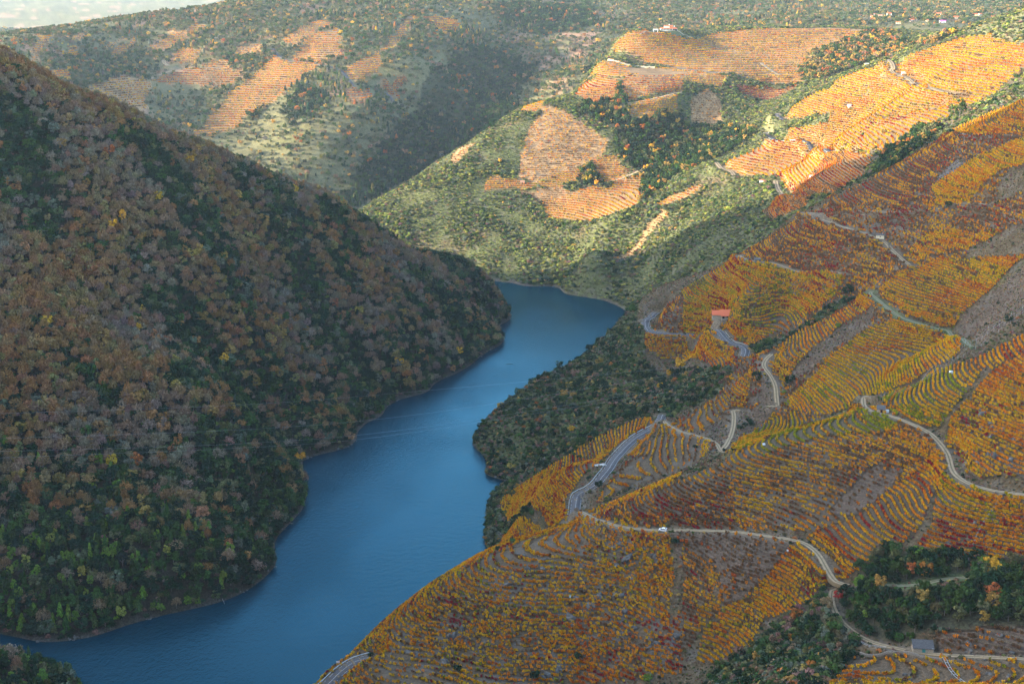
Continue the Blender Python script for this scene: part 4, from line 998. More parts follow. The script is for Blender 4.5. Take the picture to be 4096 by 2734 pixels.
def dashes(q, off, on, gap, wid, lift):
    v, f = [], []
    t = np.gradient(q[:, :2], axis=0)
    t /= np.linalg.norm(t, axis=1, keepdims=True) + 1e-9
    nn = np.c_[-t[:, 1], t[:, 0]]
    k = 0
    while k < len(q) - 1:
        for j in range(k, min(k + on, len(q) - 1)):
            i = len(v)
            for a, s in ((j, -1), (j, 1), (j + 1, 1), (j + 1, -1)):
                p = q[a, :2] + nn[a] * (off + s * wid / 2)
                v.append((p[0], p[1], q[a, 2] + lift))
            f.append((i, i + 1, i + 2, i + 3))
        k += on + gap
    return v, f

for name, kind, width, q, d in ROAD_LINES:
    h = width / 2
    lift = 0.2 if d < 1400 else 0.5
    if kind == 'tar':
        o = ribbon(name, q, [-h - .25, -h, 0, h, h + .25], M['asphalt'], lift)
        tag(o, kind='structure')
        if d < 1400:
            qq = resample(q, 1.2)
            for off, on, gap in ((-h + .45, 9999, 0), (h - .45, 2, 2), (0.0, 9999, 0)):
                v, f = dashes(qq, off, on, gap, 0.11, lift + 0.02)
                link('road_marking', np_mesh('road_marking', v, f, [M['line']]), o)
    else:
        o = ribbon(name, q, [-h - .4, -h, -h * .72, -h * .3, 0, h * .3, h * .72, h, h + .4], M['dirt'] if kind == 'dirt' else M['grass'], lift)
        tag(o, kind='structure')
RP = np.concatenate([np.c_[q[:, :2], np.full(len(q), w_ / 2)] for _, _, w_, q, _ in ROAD_LINES])

def near_road(x, y, extra=0.8):
    out = np.zeros(len(x), bool)
    cx = {}
    cell = 14.0
    for k, (a, b) in enumerate(zip((RP[:, 0] // cell).astype(int), (RP[:, 1] // cell).astype(int))):
        cx.setdefault((a, b), []).append(k)
    ix = (x // cell).astype(int)
    iy = (y // cell).astype(int)
    keys, inv = np.unique(np.c_[ix, iy], axis=0, return_inverse=True)
    inv = inv.ravel()
    order = np.argsort(inv, kind='stable')
    bounds = np.searchsorted(inv[order], np.arange(len(keys) + 1))
    for n, (a, b) in enumerate(keys):
        ks = [k for da in (-1, 0, 1) for db in (-1, 0, 1) for k in cx.get((a + da, b + db), ())]
        if not ks: continue
        m = order[bounds[n]:bounds[n + 1]]
        dd = np.hypot(x[m, None] - RP[None, ks, 0], y[m, None] - RP[None, ks, 1]) - RP[None, ks, 2]
        out[m] = dd.min(1) < extra
    for (a, b, r_) in CLEAR:
        out |= (x - a) ** 2 + (y - b) ** 2 < r_ * r_
    return out

for k, r_ in (('farmhouse', 9), ('cream_hut', 5), ('tile_hut', 5), ('block_hut', 4), ('brick_hut', 4), ('stone_hut', 7), ('restaurant', 26), ('tank_a', 2.2), ('tank_b', 2), ('van', 3.5), ('tarp', 4)):
    CLEAR.append((SPOTS[k][0], SPOTS[k][1], r_))
for (x, y, w_, k) in VILLAGE:
    CLEAR.append((x, y, w_ * .9 + 5))
    CLEAR.append((x * .987, y * .987, w_ * .9 + 8))
    CLEAR.append((x * .974, y * .974, w_ * .7 + 8))

# ------------------------------------------------------------------ plant shapes
def leaf_quads(cen, nrm, size, rs, asp=1.0):
    """square-ish leaf sprays: centres, facing, size"""
    n = len(cen)
    nrm = nrm / (np.linalg.norm(nrm, axis=1, keepdims=True) + 1e-9)
    t = rs.normal(size=(n, 3))
    a = np.cross(nrm, t)
    a /= np.linalg.norm(a, axis=1, keepdims=True) + 1e-9
    b = np.cross(nrm, a)
    s = (size * rs.uniform(.6, 1.3, n))[:, None] * .5
    v = np.stack([cen - a * s - b * s * asp, cen + a * s - b * s * asp, cen + a * s + b * s * asp, cen - a * s + b * s * asp], 1)
    return v.reshape(-1, 3)

def twig_quads(base, tip, wid, rs):
    d = tip - base
    t = rs.normal(size=d.shape)
    a = np.cross(d, t)
    a /= np.linalg.norm(a, axis=1, keepdims=True) + 1e-9
    a *= wid / 2
    return np.stack([base - a, base + a, tip + a * .3, tip - a * .3], 1).reshape(-1, 3)

def crown_arrays(kind, rs):
    """leaf geometry of a crown about 1 m wide and 1 m tall, foot at z=0"""
    V = []
    if kind == 'round':          # chestnut or oak in leaf: lumpy dome
        n = 17
        u = rs.uniform(0, 2 * np.pi, n)
        h = rs.uniform(.26, .86, n)
        rad = .34 * np.sqrt(np.clip(1 - ((h - .52) / .46) ** 2, .05, 1)) * rs.uniform(.75, 1.08, n)
        cc = np.c_[np.cos(u) * rad, np.sin(u) * rad, h]
        for c in cc:
            k = 26
            d = rs.normal(size=(k, 3))
            d /= np.linalg.norm(d, axis=1, keepdims=True)
            d[:, 2] = np.abs(d[:, 2]) * .9 - .12
            V.append(leaf_quads(c + d * rs.uniform(.10, .19, (k, 1)) * rs.uniform(.8, 1.1), d + rs.normal(size=(k, 3)) * .28, np.full(k, .088), rs))
    elif kind == 'bare':         # chestnut nearly leafless: fans of twigs with a few leaves left
        n = 150
        u = rs.uniform(0, 2 * np.pi, n)
        ph = np.arccos(rs.uniform(-.1, 1, n))
        d = np.c_[np.sin(ph) * np.cos(u), np.sin(ph) * np.sin(u), np.cos(ph)]
        rr = rs.uniform(.36, .50, n)[:, None] * (1 + .12 * np.sin(3 * u + 1)[:, None])
        tip = np.array([0, 0, .48]) + d * rr * np.array([1, 1, 1.05])
        base = np.array([0, 0, .36]) + (tip - np.array([0, 0, .36])) * rs.uniform(.35, .6, (n, 1)) + rs.normal(size=(n, 3)) * .03
        V.append(twig_quads(base, tip, .030, rs))
        k = 300
        j = rs.integers(0, n, k)
        cen = base[j] + (tip[j] - base[j]) * rs.uniform(.55, 1.03, (k, 1)) + rs.normal(size=(k, 3)) * .022
        V.append(leaf_quads(cen, d[j] + rs.normal(size=(k, 3)) * .35, np.full(k, .058), rs))
    elif kind == 'cone':         # young upright tree
        k = 230
        h = rs.uniform(.06, 1, k) ** .85
        u = rs.uniform(0, 2 * np.pi, k)
        rad = .33 * (1 - h) ** .6 * rs.uniform(.55, 1.1, k) * (1 + .25 * np.sin(5 * u + 9 * h)) + .02
        cen = np.c_[np.cos(u) * rad, np.sin(u) * rad, h]
        V.append(leaf_quads(cen, np.c_[np.cos(u), np.sin(u), np.full(k, .6)] + rs.normal(size=(k, 3)) * .3, np.full(k, .088), rs, 1.5))
    elif kind == 'shrub':        # several low mounds
        for _ in range(6):
            c = np.r_[rs.uniform(-.28, .28, 2), rs.uniform(.12, .5)]
            k = 22
            d = rs.normal(size=(k, 3))
            d /= np.linalg.norm(d, axis=1, keepdims=True)
            d[:, 2] = np.abs(d[:, 2]) - .25
            V.append(leaf_quads(c + d * np.array([.24, .24, .36]) * rs.uniform(.7, 1.1, (k, 1)), d + rs.normal(size=(k, 3)) * .28, np.full(k, .125), rs))
    elif kind == 'pine':         # stone-pine plates of needles
        for _ in range(17):
            u = rs.uniform(0, 2 * np.pi)
            h = rs.uniform(.42, .95)
            rad = .36 * math.sqrt(max(.05, 1 - ((h - .58) / .42) ** 2)) * rs.uniform(.4, 1.05)
            c = np.array([math.cos(u) * rad, math.sin(u) * rad, h])
            k = 26
            d = rs.normal(size=(k, 3))
            d /= np.linalg.norm(d, axis=1, keepdims=True)
            V.append(leaf_quads(c + d * np.array([.13, .13, .065]) * rs.uniform(.6, 1.1, (k, 1)), d * np.array([1, 1, 1.6]) + rs.normal(size=(k, 3)) * .5, np.full(k, .06), rs))
    elif kind == 'tuft':         # dry grass and low heather
        k = 9
        u = rs.uniform(0, 2 * np.pi, k)
        b = np.c_[np.cos(u) * .3, np.sin(u) * .3, np.zeros(k)] * rs.uniform(.2, 1, (k, 1))
        V.append(twig_quads(b, b * 1.5 + np.c_[np.zeros((k, 2)), rs.uniform(.5, 1.0, k)], .34, rs))
    elif kind == 'vine':         # 1 m of a vine row along x: leaves tied along a wire
        k = 32
        cen = np.c_[rs.uniform(-.58, .58, k), rs.normal(size=k) * .19, np.clip(rs.normal(.85, .28, k), .25, 1.3)]
        V.append(leaf_quads(cen, rs.normal(size=(k, 3)) + np.array([0, -.3, .5]), np.full(k, .36), rs))
    elif kind == 'vine_far':
        k = 9
        cen = np.c_[rs.uniform(-.9, .9, k), rs.normal(size=k) * .25, np.clip(rs.normal(.75, .25, k), .25, 1.3)]
        V.append(leaf_quads(cen, rs.normal(size=(k, 3)) + np.array([0, -.3, .6]), np.full(k, .62), rs))
    v = np.concatenate(V)
    return v, np.arange(len(v)).reshape(-1, 4), rs.uniform(0, 1, len(v) // 4)

def trunk_mesh(name, limbs=5, h=.5, r=.035, seed=0, spread=.26):
    rs = np.random.default_rng(seed)
    b = MB()
    b.tube([(0, 0, -.06), (0, 0, h * .55), (.01, 0, h)], [r, r * .8, r * .55], 6)
    for k in range(limbs):
        a = 2 * math.pi * (k + rs.uniform(-.3, .3)) / max(limbs, 1)
        z0 = h * rs.uniform(.45, .9)
        b.tube([(0, 0, z0), (math.cos(a) * spread * .5, math.sin(a) * spread * .5, z0 + .16), (math.cos(a) * spread, math.sin(a) * spread, z0 + .32)], [r * .5, r * .35, r * .12], 5)
    return b.mesh(name, M['bark'])

PROTO = {}
def make_proto(kind, nvar, matk='leaf', trunk=True):
    crowns, trunks, full = [], [], []
    coll = bpy.data.collections.new('shapes_' + kind)
    for i in range(nvar):
        rs = np.random.default_rng(sum(map(ord, kind)) * 10 + i)
        v, f, lf = crown_arrays(kind, rs)
        me = np_mesh('crown', v, f, [M[matk]])
        attr(me, 'leaf', 'FLOAT', 'FACE', lf)
        crowns.append(me)
        if trunk:
            tm = trunk_mesh('trunk', {'bare': 7, 'round': 5, 'pine': 6, 'cone': 0, 'shrub': 0}.get(kind, 0), {'pine': .72, 'cone': .8}.get(kind, .45), {'cone': .018, 'bare': .03}.get(kind, .03), i, {'bare': .30, 'pine': .28}.get(kind, .24))
            trunks.append(tm)
            bm = bmesh.new()
            bm.from_mesh(me)
            n0 = len(bm.faces)
            bm.from_mesh(tm)
            bm.faces.ensure_lookup_table()
            for fc in bm.faces[n0:]: fc.material_index = 1
            fm = bpy.data.meshes.new('plant')
            bm.to_mesh(fm)
            bm.free()
            fm.materials.append(M[matk])
            fm.materials.append(M['bark'])
        else:
            fm = me
        o = bpy.data.objects.new('%s_%02d' % (kind, i), fm)
        coll.objects.link(o)
        full.append(o)
    PROTO[kind] = dict(crown=crowns, trunk=trunks, coll=coll, n=nvar)
for k, n in (('round', 6), ('bare', 5), ('cone', 4), ('pine', 3)): make_proto(k, n)
make_proto('shrub', 5, trunk=False)
make_proto('tuft', 4, trunk=False)
make_proto('vine', 6, 'vine', trunk=False)
make_proto('vine_far', 4, 'vine', trunk=False)
ALLPLANT = bpy.data.collections.new('shapes_all')
ORDER = []
_k = 0
for kd in ('round', 'bare', 'cone', 'pine', 'shrub', 'tuft', 'vine', 'vine_far'):
    for i in range(PROTO[kd]['n']):
        src = PROTO[kd]['coll'].objects[i]
        o = bpy.data.objects.new('p%03d' % _k, src.data)
        ALLPLANT.objects.link(o)
        ORDER.append((kd, i))
        _k += 1
FIRST = {kd: min(i for i, (a, _) in enumerate(ORDER) if a == kd) for kd in PROTO}

def gn_group():
    g = bpy.data.node_groups.new('scatter_plants', 'GeometryNodeTree')
    g.interface.new_socket('Geometry', in_out='INPUT', socket_type='NodeSocketGeometry')
    g.interface.new_socket('Geometry', in_out='OUTPUT', socket_type='NodeSocketGeometry')
    N = g.nodes.new
    gi, go = N('NodeGroupInput'), N('NodeGroupOutput')
    ci = N('GeometryNodeCollectionInfo')
    ci.inputs['Collection'].default_value = ALLPLANT
    ci.inputs['Separate Children'].default_value = True
    ci.inputs['Reset Children'].default_value = True
    ip = N('GeometryNodeInstanceOnPoints')
    ip.inputs['Pick Instance'].default_value = True
    def na(nm, t):
        n = N('GeometryNodeInputNamedAttribute')
        n.data_type = t
        n.inputs['Name'].default_value = nm
        return n.outputs['Attribute']
    L = g.links.new
    L(gi.outputs[0], ip.inputs['Points'])
    L(ci.outputs[0], ip.inputs['Instance'])
    L(na('pid', 'INT'), ip.inputs['Instance Index'])
    er = N('FunctionNodeEulerToRotation')
    L(na('rot', 'FLOAT_VECTOR'), er.inputs[0])
    L(er.outputs[0], ip.inputs['Rotation'])
    L(na('scl', 'FLOAT_VECTOR'), ip.inputs['Scale'])
    L(ip.outputs[0], go.inputs[0])
    return g
GN = gn_group()

def scatter(name, P, rot, scl, pid, tint):
    me = bpy.data.meshes.new(name)
    me.vertices.add(len(P))
    me.vertices.foreach_set('co', np.asarray(P, np.float32).ravel())
    attr(me, 'rot', 'FLOAT_VECTOR', 'POINT', rot)
    attr(me, 'scl', 'FLOAT_VECTOR', 'POINT', scl)
    attr(me, 'pid', 'INT', 'POINT', pid)
    attr(me, 'tint', 'FLOAT_VECTOR', 'POINT', tint)
    o = link(name, me)
    md = o.modifiers.new('scatter', 'NODES')
    md.node_group = GN
    return o

# ------------------------------------------------------------------ plants: where
TINT = {'twig': (0.192, 0.126, 0.076), 'twig_grey': (0.182, 0.144, 0.098), 'brown': (0.215, 0.130, 0.058), 'rustb': (0.225, 0.115, 0.045), 'ochreb': (0.245, 0.160, 0.048), 'ochreb2': (0.190, 0.145, 0.055), 'rust': (0.30, 0.105, 0.03), 'yellow': (0.50, 0.28, 0.03), 'ochre': (0.30, 0.19, 0.05),
        'dark': (0.017, 0.036, 0.019), 'green': (0.040, 0.072, 0.022), 'bright': (0.105, 0.165, 0.028), 'olive': (0.095, 0.100, 0.042), 'grey_green': (0.100, 0.115, 0.075), 'heather': (0.150, 0.085, 0.070), 'straw': (0.26, 0.20, 0.11), 'lime': (0.20, 0.22, 0.05)}
KEYS = list(TINT)
TA = np.array([TINT[k] for k in KEYS])
T_ = []    # each: x, y, kind index (into KIND), width, height, tint index, zone
KIND = ['round', 'bare', 'cone', 'pine', 'shrub', 'tuft']

def cand(x0, x1, y0, y1, s):
    xs, ys = np.meshgrid(np.arange(x0, x1, s), np.arange(y0, y1, s))
    x = (xs + rng.uniform(-.48, .48, xs.shape) * s).ravel()
    y = (ys + rng.uniform(-.48, .48, ys.shape) * s).ravel()
    m = (np.abs(x) < 0.372 * y * 1.04 + 45)
    x, y = x[m], y[m]
    z, f = zone_of(x, y)
    h = gz(x, y)
    return x, y, z, f, h

def put(x, y, kind, w, h, tint, big):
    n = len(x)
    if n == 0: return
    T_.append(np.c_[x, y, np.full(n, KIND.index(kind)) if isinstance(kind, str) else kind, w, h, tint, np.full(n, big)])

def choose(n, table):
    ks = list(table)
    p = np.array([table[k] for k in ks], float)
    return np.array([KEYS.index(k) for k in ks])[rng.choice(len(ks), n, p=p / p.sum())]

def patchy(x, y, keys, p_yellow):
    t = fbm(x, y, 55, 3, 67) + rng.normal(size=len(x)) * .14
    r = np.argsort(np.argsort(t)) / max(1, len(t))
    k = np.array([KEYS.index(q) for q in keys])[np.minimum((r * len(keys)).astype(int), len(keys) - 1)]
    k[rng.uniform(0, 1, len(x)) < p_yellow] = KEYS.index('yellow')
    k[rng.uniform(0, 1, len(x)) < p_yellow * .8] = KEYS.index('rust')
    return k

def near_ok(x, y, extra=.6): return ~near_road(x, y, extra)

# left-bank wood
x, y, z, f, h = cand(-640, 130, 600, 1700, 5.1)
m = (z == ZI['forest']) & (h > 1.0)
x, y, h = x[m], y[m], h[m]
ev = fbm(x * 0.8 + y * 0.6, y * .35 - x * .25, 60, 3, 61) + 0.5 * fbm(x, y, 22, 2, 62)
low = 1 - sstep(25, 75, h + 22 * fbm(x, y, 50, 2, 63))
nearz = (1 - sstep(700, 900, y + 60 * fbm(x, y, 70, 2, 64)))
p_ev = np.clip(sstep(.12, .36, ev) * .85 + low * .55 + nearz * .6 + .05, 0, .93)
isev = rng.uniform(0, 1, len(x)) < p_ev
young = isev & (nearz > .2) & (rng.uniform(0, 1, len(x)) < .72 * nearz) & (h < 170)
old = isev & ~young
n = old.sum()
put(x[old], y[old], 'round', rng.uniform(6.5, 11, n), rng.uniform(5.5, 9.5, n), choose(n, {'dark': 55, 'green': 28, 'grey_green': 6, 'olive': 11}), 1)
n = young.sum()
yk = np.where(rng.uniform(0, 1, n) < .38, KIND.index('cone'), KIND.index('round'))
yw = np.where(yk == KIND.index('cone'), rng.uniform(4.5, 7.5, n), rng.uniform(3.6, 6.5, n))
put(x[young], y[young], yk, yw, np.where(yk == KIND.index('cone'), rng.uniform(5.5, 11, n), yw * rng.uniform(1.0, 1.6, n)), choose(n, {'green': 44, 'bright': 34, 'olive': 8, 'lime': 4, 'dark': 16}), 1)
de = ~isev
u = rng.uniform(0, 1, len(x))
lea = fbm(x, y, 60, 3, 66)
full = de & (u < .16 + .25 * np.clip(lea, 0, 1))
n = full.sum()
put(x[full], y[full], 'round', rng.uniform(5.5, 11.5, n), rng.uniform(6.5, 11, n), patchy(x[full], y[full], ['rustb', 'brown', 'ochreb', 'ochreb2'], .018), 1)
bare_ = de & ~full
n = bare_.sum()
put(x[bare_], y[bare_], 'bare', rng.uniform(5.5, 11.5, n), rng.uniform(6.5, 11.5, n), patchy(x[bare_], y[bare_], ['twig_grey', 'twig', 'twig', 'brown', 'rustb'], 0), 1)
# undergrowth of that wood
x, y, z, f, h = cand(-520, 120, 620, 1400, 3.7)
m = (z == ZI['forest']) & (h > 0.5) & (rng.uniform(0, 1, len(x)) < .8)
n = m.sum()
put(x[m], y[m], 'shrub', rng.uniform(3.2, 6, n), rng.uniform(2.2, 4.8, n), choose(n, {'dark': 56, 'green': 26, 'heather': 8, 'olive': 8, 'bright': 3}), 0)

# scrub of the near slopes
x, y, z, f, h = cand(-120, 420, 470, 1250, 2.15)
m = np.isin(z, [ZI['scrub'], ZI['thicket'], ZI['shrub']]) & (f < 0) & (h > 0.4) & near_ok(x, y) & (rng.uniform(0, 1, len(x)) < .9)
x, y, z = x[m], y[m], z[m]
n = len(x)
big = 1 + .5 * (z == ZI['thicket']) + .35 * np.clip(fbm(x, y, 22, 2, 71) * 2, -1, 1)
tn = choose(n, {'dark': 30, 'green': 19, 'olive': 19, 'grey_green': 16, 'heather': 7, 'twig': 6, 'ochre': 2, 'rust': 1.5})
put(x, y, 'shrub', rng.uniform(2.4, 4.6, n) * big, rng.uniform(1.7, 3.8, n) * big, tn, 0)
# scattered trees in it
x, y, z, f, h = cand(-120, 420, 470, 1250, 7)
m = np.isin(z, [ZI['scrub'], ZI['thicket']]) & (f < 0) & (h > 2.0) & near_ok(x, y, 2) & (rng.uniform(0, 1, len(x)) < .42 + .5 * fbm(x, y, 40, 2, 73))
n = m.sum()
put(x[m], y[m], 'round', rng.uniform(4.5, 8.5, n), rng.uniform(3.5, 6.5, n), choose(n, {'dark': 50, 'green': 30, 'olive': 14, 'twig': 5, 'ochre': 3}), 1)
# groves
x, y, z, f, h = cand(-60, 520, 440, 1300, 3.9)
m = (z == ZI['grove']) & (f < 0) & near_ok(x, y, 1.0)
x, y = x[m], y[m]
n = len(x)
kd = np.where(rng.uniform(0, 1, n) < .12, KIND.index('bare'), KIND.index('round'))
s = rng.uniform(4.2, 7.5, n)
put(x, y, kd, s, s * rng.uniform(.85, 1.2, n), choose(n, {'dark': 48, 'green': 30, 'olive': 10, 'ochre': 3, 'rust': 2.5, 'bright': 4}), 1)
# open slope: bushes, heather, dry grass
x, y, z, f, h = cand(-100, 520, 430, 1230, 3.2)
ex = fbm(x, y, 45, 3, 81)
m = np.isin(z, [ZI['heath'], ZI['bare'], ZI['rockslope'], ZI['heathland']]) & (f < 0) & near_ok(x, y) & (rng.uniform(0, 1, len(x)) < np.where(z == ZI['heath'], .42 + .4 * ex, .06))
n = m.sum()
put(x[m], y[m], 'shrub', rng.uniform(1.2, 3.2, n), rng.uniform(.9, 2.4, n), choose(n, {'dark': 26, 'green': 20, 'olive': 22, 'heather': 16, 'twig': 14, 'ochre': 5, 'rust': 3}), 0)
x, y, z, f, h = cand(-100, 520, 430, 1230, 1.5)
m = np.isin(z, [ZI['heath'], ZI['bare'], ZI['rockslope'], ZI['heathland'], ZI['shrub']]) & (f < 0) & near_ok(x, y, .3) & (h > 1) & (rng.uniform(0, 1, len(x)) < .75)
n = m.sum()
put(x[m], y[m], 'tuft', rng.uniform(.9, 2.0, n), rng.uniform(.5, 1.0, n), choose(n, {'straw': 9, 'twig_grey': 16, 'heather': 26, 'olive': 22, 'brown': 22, 'dark': 10}), -1)
# scrub across the water
x, y, z, f, h = cand(-330, 1300, 1180, 2950, 3.1)
ex = fbm(x, y, 60, 3, 91)
m = np.isin(z, [ZI['scrub'], ZI['shrub'], ZI['thicket'], ZI['heathland'], ZI['heath']]) & (f < 0) & (h > 1.5) & near_ok(x, y, 1.5) & (rng.uniform(0, 1, len(x)) < np.where(np.isin(z, [ZI['scrub'], ZI['shrub'], ZI['thicket']]), np.clip(.85 + .3 * ex, 0, 1), .35))
x, y = x[m], y[m]
n = len(x)
big = 1 + .45 * np.clip(fbm(x, y, 30, 2, 92) * 2, -1, 1)
put(x, y, 'shrub', rng.uniform(2.8, 6.2, n) * big, rng.uniform(1.7, 4.0, n) * big, choose(n, {'dark': 14, 'green': 20, 'olive': 32, 'grey_green': 20, 'lime': 17, 'heather': 3, 'ochre': 2}), 0)
# groves and wood across the water
x, y, z, f, h = cand(-330, 900, 1180, 2950, 5.6)
m = np.isin(z, [ZI['grove'], ZI['wood2']]) & (f < 0) & near_ok(x, y, 1.5)
x, y, z = x[m], y[m], z[m]
n = len(x)
s = rng.uniform(5.5, 9.5, n)
tn = np.where(z == ZI['wood2'], choose(n, {'dark': 26, 'green': 24, 'olive': 14, 'ochre': 14, 'rust': 8, 'twig': 12, 'yellow': 3}), choose(n, {'dark': 42, 'green': 28, 'olive': 12, 'ochre': 6, 'rust': 3, 'yellow': 2}))
put(x, y, 'round', s, s * rng.uniform(.8, 1.15, n), tn, 1)
# the far hillside
x, y, z, f, h = cand(-1500, 1500, 2030, 4000, 6.6)
wd = fbm(x, y, 130, 3, 95)
m = np.isin(z, [ZI['wood'], ZI['fargrove_shade']]) & (f < 0) & (h > 1.5) & near_ok(x, y, 2.5) & (rng.uniform(0, 1, len(x)) < np.where(z == ZI['fargrove_shade'], .97, np.clip(.70 + .8 * wd, .2, .95)))
x, y, wd = x[m], y[m], wd[m]
n = len(x)
s = np.where(rng.uniform(0, 1, n) < .5 + .4 * wd, rng.uniform(6, 10.5, n), rng.uniform(3.5, 5.5, n))
cn = fbm(x, y, 90, 2, 96) > .38
kd = np.where(cn & (rng.uniform(0, 1, n) < .6), KIND.index('cone'), KIND.index('round'))
fg = zone_of(x, y)[0] == ZI['fargrove_shade']  # dense dark tints here put the gully's shadow into the trees
s = np.where(fg, s * 1.15, s)
put(x, y, kd, s, s * np.where(kd == KIND.index('cone'), 1.15, .85), np.where(fg, choose(n, {'dark': 60, 'green': 28, 'olive': 6, 'rust': 3, 'twig': 4}), choose(n, {'dark': 14, 'green': 26, 'olive': 26, 'grey_green': 18, 'twig': 9, 'ochre': 6, 'rust': 2, 'yellow': 1})), 1)
# beyond it, to the plateau edge
x, y, z, f, h = cand(-2600, 2600, 4000, 7000, 19)
m = rng.uniform(0, 1, len(x)) < .7
n = m.sum()
s = rng.uniform(9, 15, n)
put(x[m], y[m], 'round', s, s, choose(n, {'dark': 40, 'green': 24, 'olive': 14, 'twig': 16, 'ochre': 6}), 1)

PL = np.concatenate(T_)
PLZ = gz(PL[:, 0], PL[:, 1])

def visible(x, y, ztop):
    """not hidden behind the ground when looked at from the viewpoint, and inside the view"""
    d = y * math.cos(R(14)) + (350 - ztop) * math.sin(R(14))
    v = (y * math.sin(R(14)) - (350 - ztop) * math.cos(R(14))) / d
    u = x / d
    ok = (np.abs(u) < .355) & (np.abs(v) < .237)
    for t in np.linspace(.25, .985, 70):
        ok &= gz(x * t, y * t) < 350 + (ztop - 350) * t + .3
    return ok

dist = np.hypot(np.hypot(PL[:, 0], PL[:, 1]), PLZ - 350)
px = np.sqrt(PL[:, 3] * PL[:, 4]) / dist
def pick(mask, n):
    i = np.where(mask)[0]
    i = i[np.argsort(-px[i])][:n * 4]
    ok = visible(PL[i, 0], PL[i, 1], PLZ[i] + PL[i, 4] * .6)
    return i[ok][:n]
solo_t = pick((PL[:, 6] == 1), 270)
solo_s = pick((PL[:, 6] == 0) & (left_side(PL[:, 0], PL[:, 1]) < .1), 240)
solo = np.zeros(len(PL), bool)
solo[solo_t] = True
solo[solo_s] = True

CW = {'rustb': 'rust-brown', 'ochreb': 'ochre-brown', 'ochreb2': 'faded ochre', 'twig': 'bare purple-brown', 'twig_grey': 'bare grey', 'brown': 'dull brown', 'rust': 'rust-orange', 'yellow': 'golden yellow', 'ochre': 'ochre-leaved', 'dark': 'dark evergreen', 'green': 'mid-green', 'bright': 'bright green', 'olive': 'olive-green', 'grey_green': 'grey-green', 'heather': 'wine-brown', 'straw': 'straw-coloured', 'lime': 'yellow-green'}
SPEC = {'round': ('broadleaf_tree', 'tree'), 'bare': ('chestnut_tree', 'tree'), 'cone': ('young_tree', 'tree'), 'pine': ('pine_tree', 'tree'), 'shrub': ('bush', 'bush')}

def place_words(x, y, z):
    if left_side(np.array([x]), np.array([y]))[0] > .3:
        band = 'at the waterline' if z < 14 else 'on the foot' if z < 45 else 'half way up' if z < 110 else 'high'
        part = 'at the river bend' if y > 1200 else 'beside the narrows' if y > 900 else 'opposite the rocky vineyard'
        return band + ' on the wooded bank ' + part
    if y < 700 and x < -150: return 'on the shady near point at the bottom corner'
    if x > 120 and y < 640: return 'in the grove around the lower track bend' if y > 545 else 'in the thicket near the slate-roofed hut'
    if y < 640: return 'in the thicket below the fanned vine rows'
    if y < 760: return 'on the slope around the junction of road and track'
    if y < 1000: return 'on the scrubby point by the river' if x < 110 else 'on the slope between the upper tracks'
    if y < 1260: return 'on the scrub ridge by the road bend' if x < 150 else 'in the gully beside the farmhouse rows'
    return 'across the water'

def solo_plant(kd, i, x, y, z, rz, w_, h_, tint, label, group):
    nm, ct = SPEC[kd]
    P = PROTO[kd]
    if kd == 'shrub':
        o = link(nm, P['crown'][i])
        o.location = (x, y, z - .1)
        o.rotation_euler = (0, 0, rz)
        o.scale = (w_, w_, h_)
        o['tint'] = tint
        return tag(o, label, ct, group)
    e = empty(nm, (x, y, z - .1), rz)
    for part, me in (('trunk', P['trunk'][i]), ('crown', P['crown'][i])):
        o = link(part, me, e)
        o.scale = (w_, w_, h_)
        if part == 'crown': o['tint'] = tint
    return tag(e, label, ct, group)

for i in np.where(solo)[0]:
    x, y, kd, w_, h_, tn, _b = PL[i]
    kd = KIND[int(kd)]
    key = KEYS[int(tn)]
    tc = TA[int(tn)] * rng.uniform(.8, 1.25) * (1 + rng.normal(size=3) * .07)
    nm = SPEC[kd][0].replace('_', ' ')
    words = CW[key]
    if kd == 'round' and key in ('dark',): nm = 'oak'
    size = 'tall' if h_ > 9 else 'small' if h_ < 5 and kd != 'shrub' else ''
    lab = ' '.join(q for q in (size, words, nm, place_words(x, y, PLZ[i])) if q)
    solo_plant(kd, int(rng.integers(PROTO[kd]['n'])), x, y, PLZ[i], rng.uniform(0, 6.28), w_, h_, [float(c) for c in np.clip(tc, .01, .8)], lab, lab)

def bulk(name, mask, label, cat):
    q = PL[mask]
    n = len(q)
    zz = PLZ[mask]
    kd = q[:, 2].astype(int)
    pid = np.zeros(n, int)
    for j, k in enumerate(KIND):
        mm = kd == j
        pid[mm] = FIRST[k] + rng.integers(0, PROTO[k]['n'], mm.sum())
    tint = TA[q[:, 5].astype(int)] * rng.uniform(.75, 1.3, (n, 1)) * (1 + rng.normal(size=(n, 3)) * .08)
    o = scatter(name, np.c_[q[:, 0], q[:, 1], zz - .1], np.c_[np.zeros((n, 2)), rng.uniform(0, 6.28, n)], np.c_[q[:, 3], q[:, 3], q[:, 4]], pid, np.clip(tint, .008, .8))
    return tag(o, label, cat, kind='stuff')
bulk('woodland', (PL[:, 6] == 1) & ~solo, 'mixed autumn woodland covering the wooded bank and far hillsides', 'woodland')
bulk('scrub', (PL[:, 6] == 0) & ~solo, 'low evergreen scrub over the open slopes on both banks', 'scrub')
bulk('dry_grass', PL[:, 6] == -1, 'dry grass and heather tufts on the open slope', 'grass')

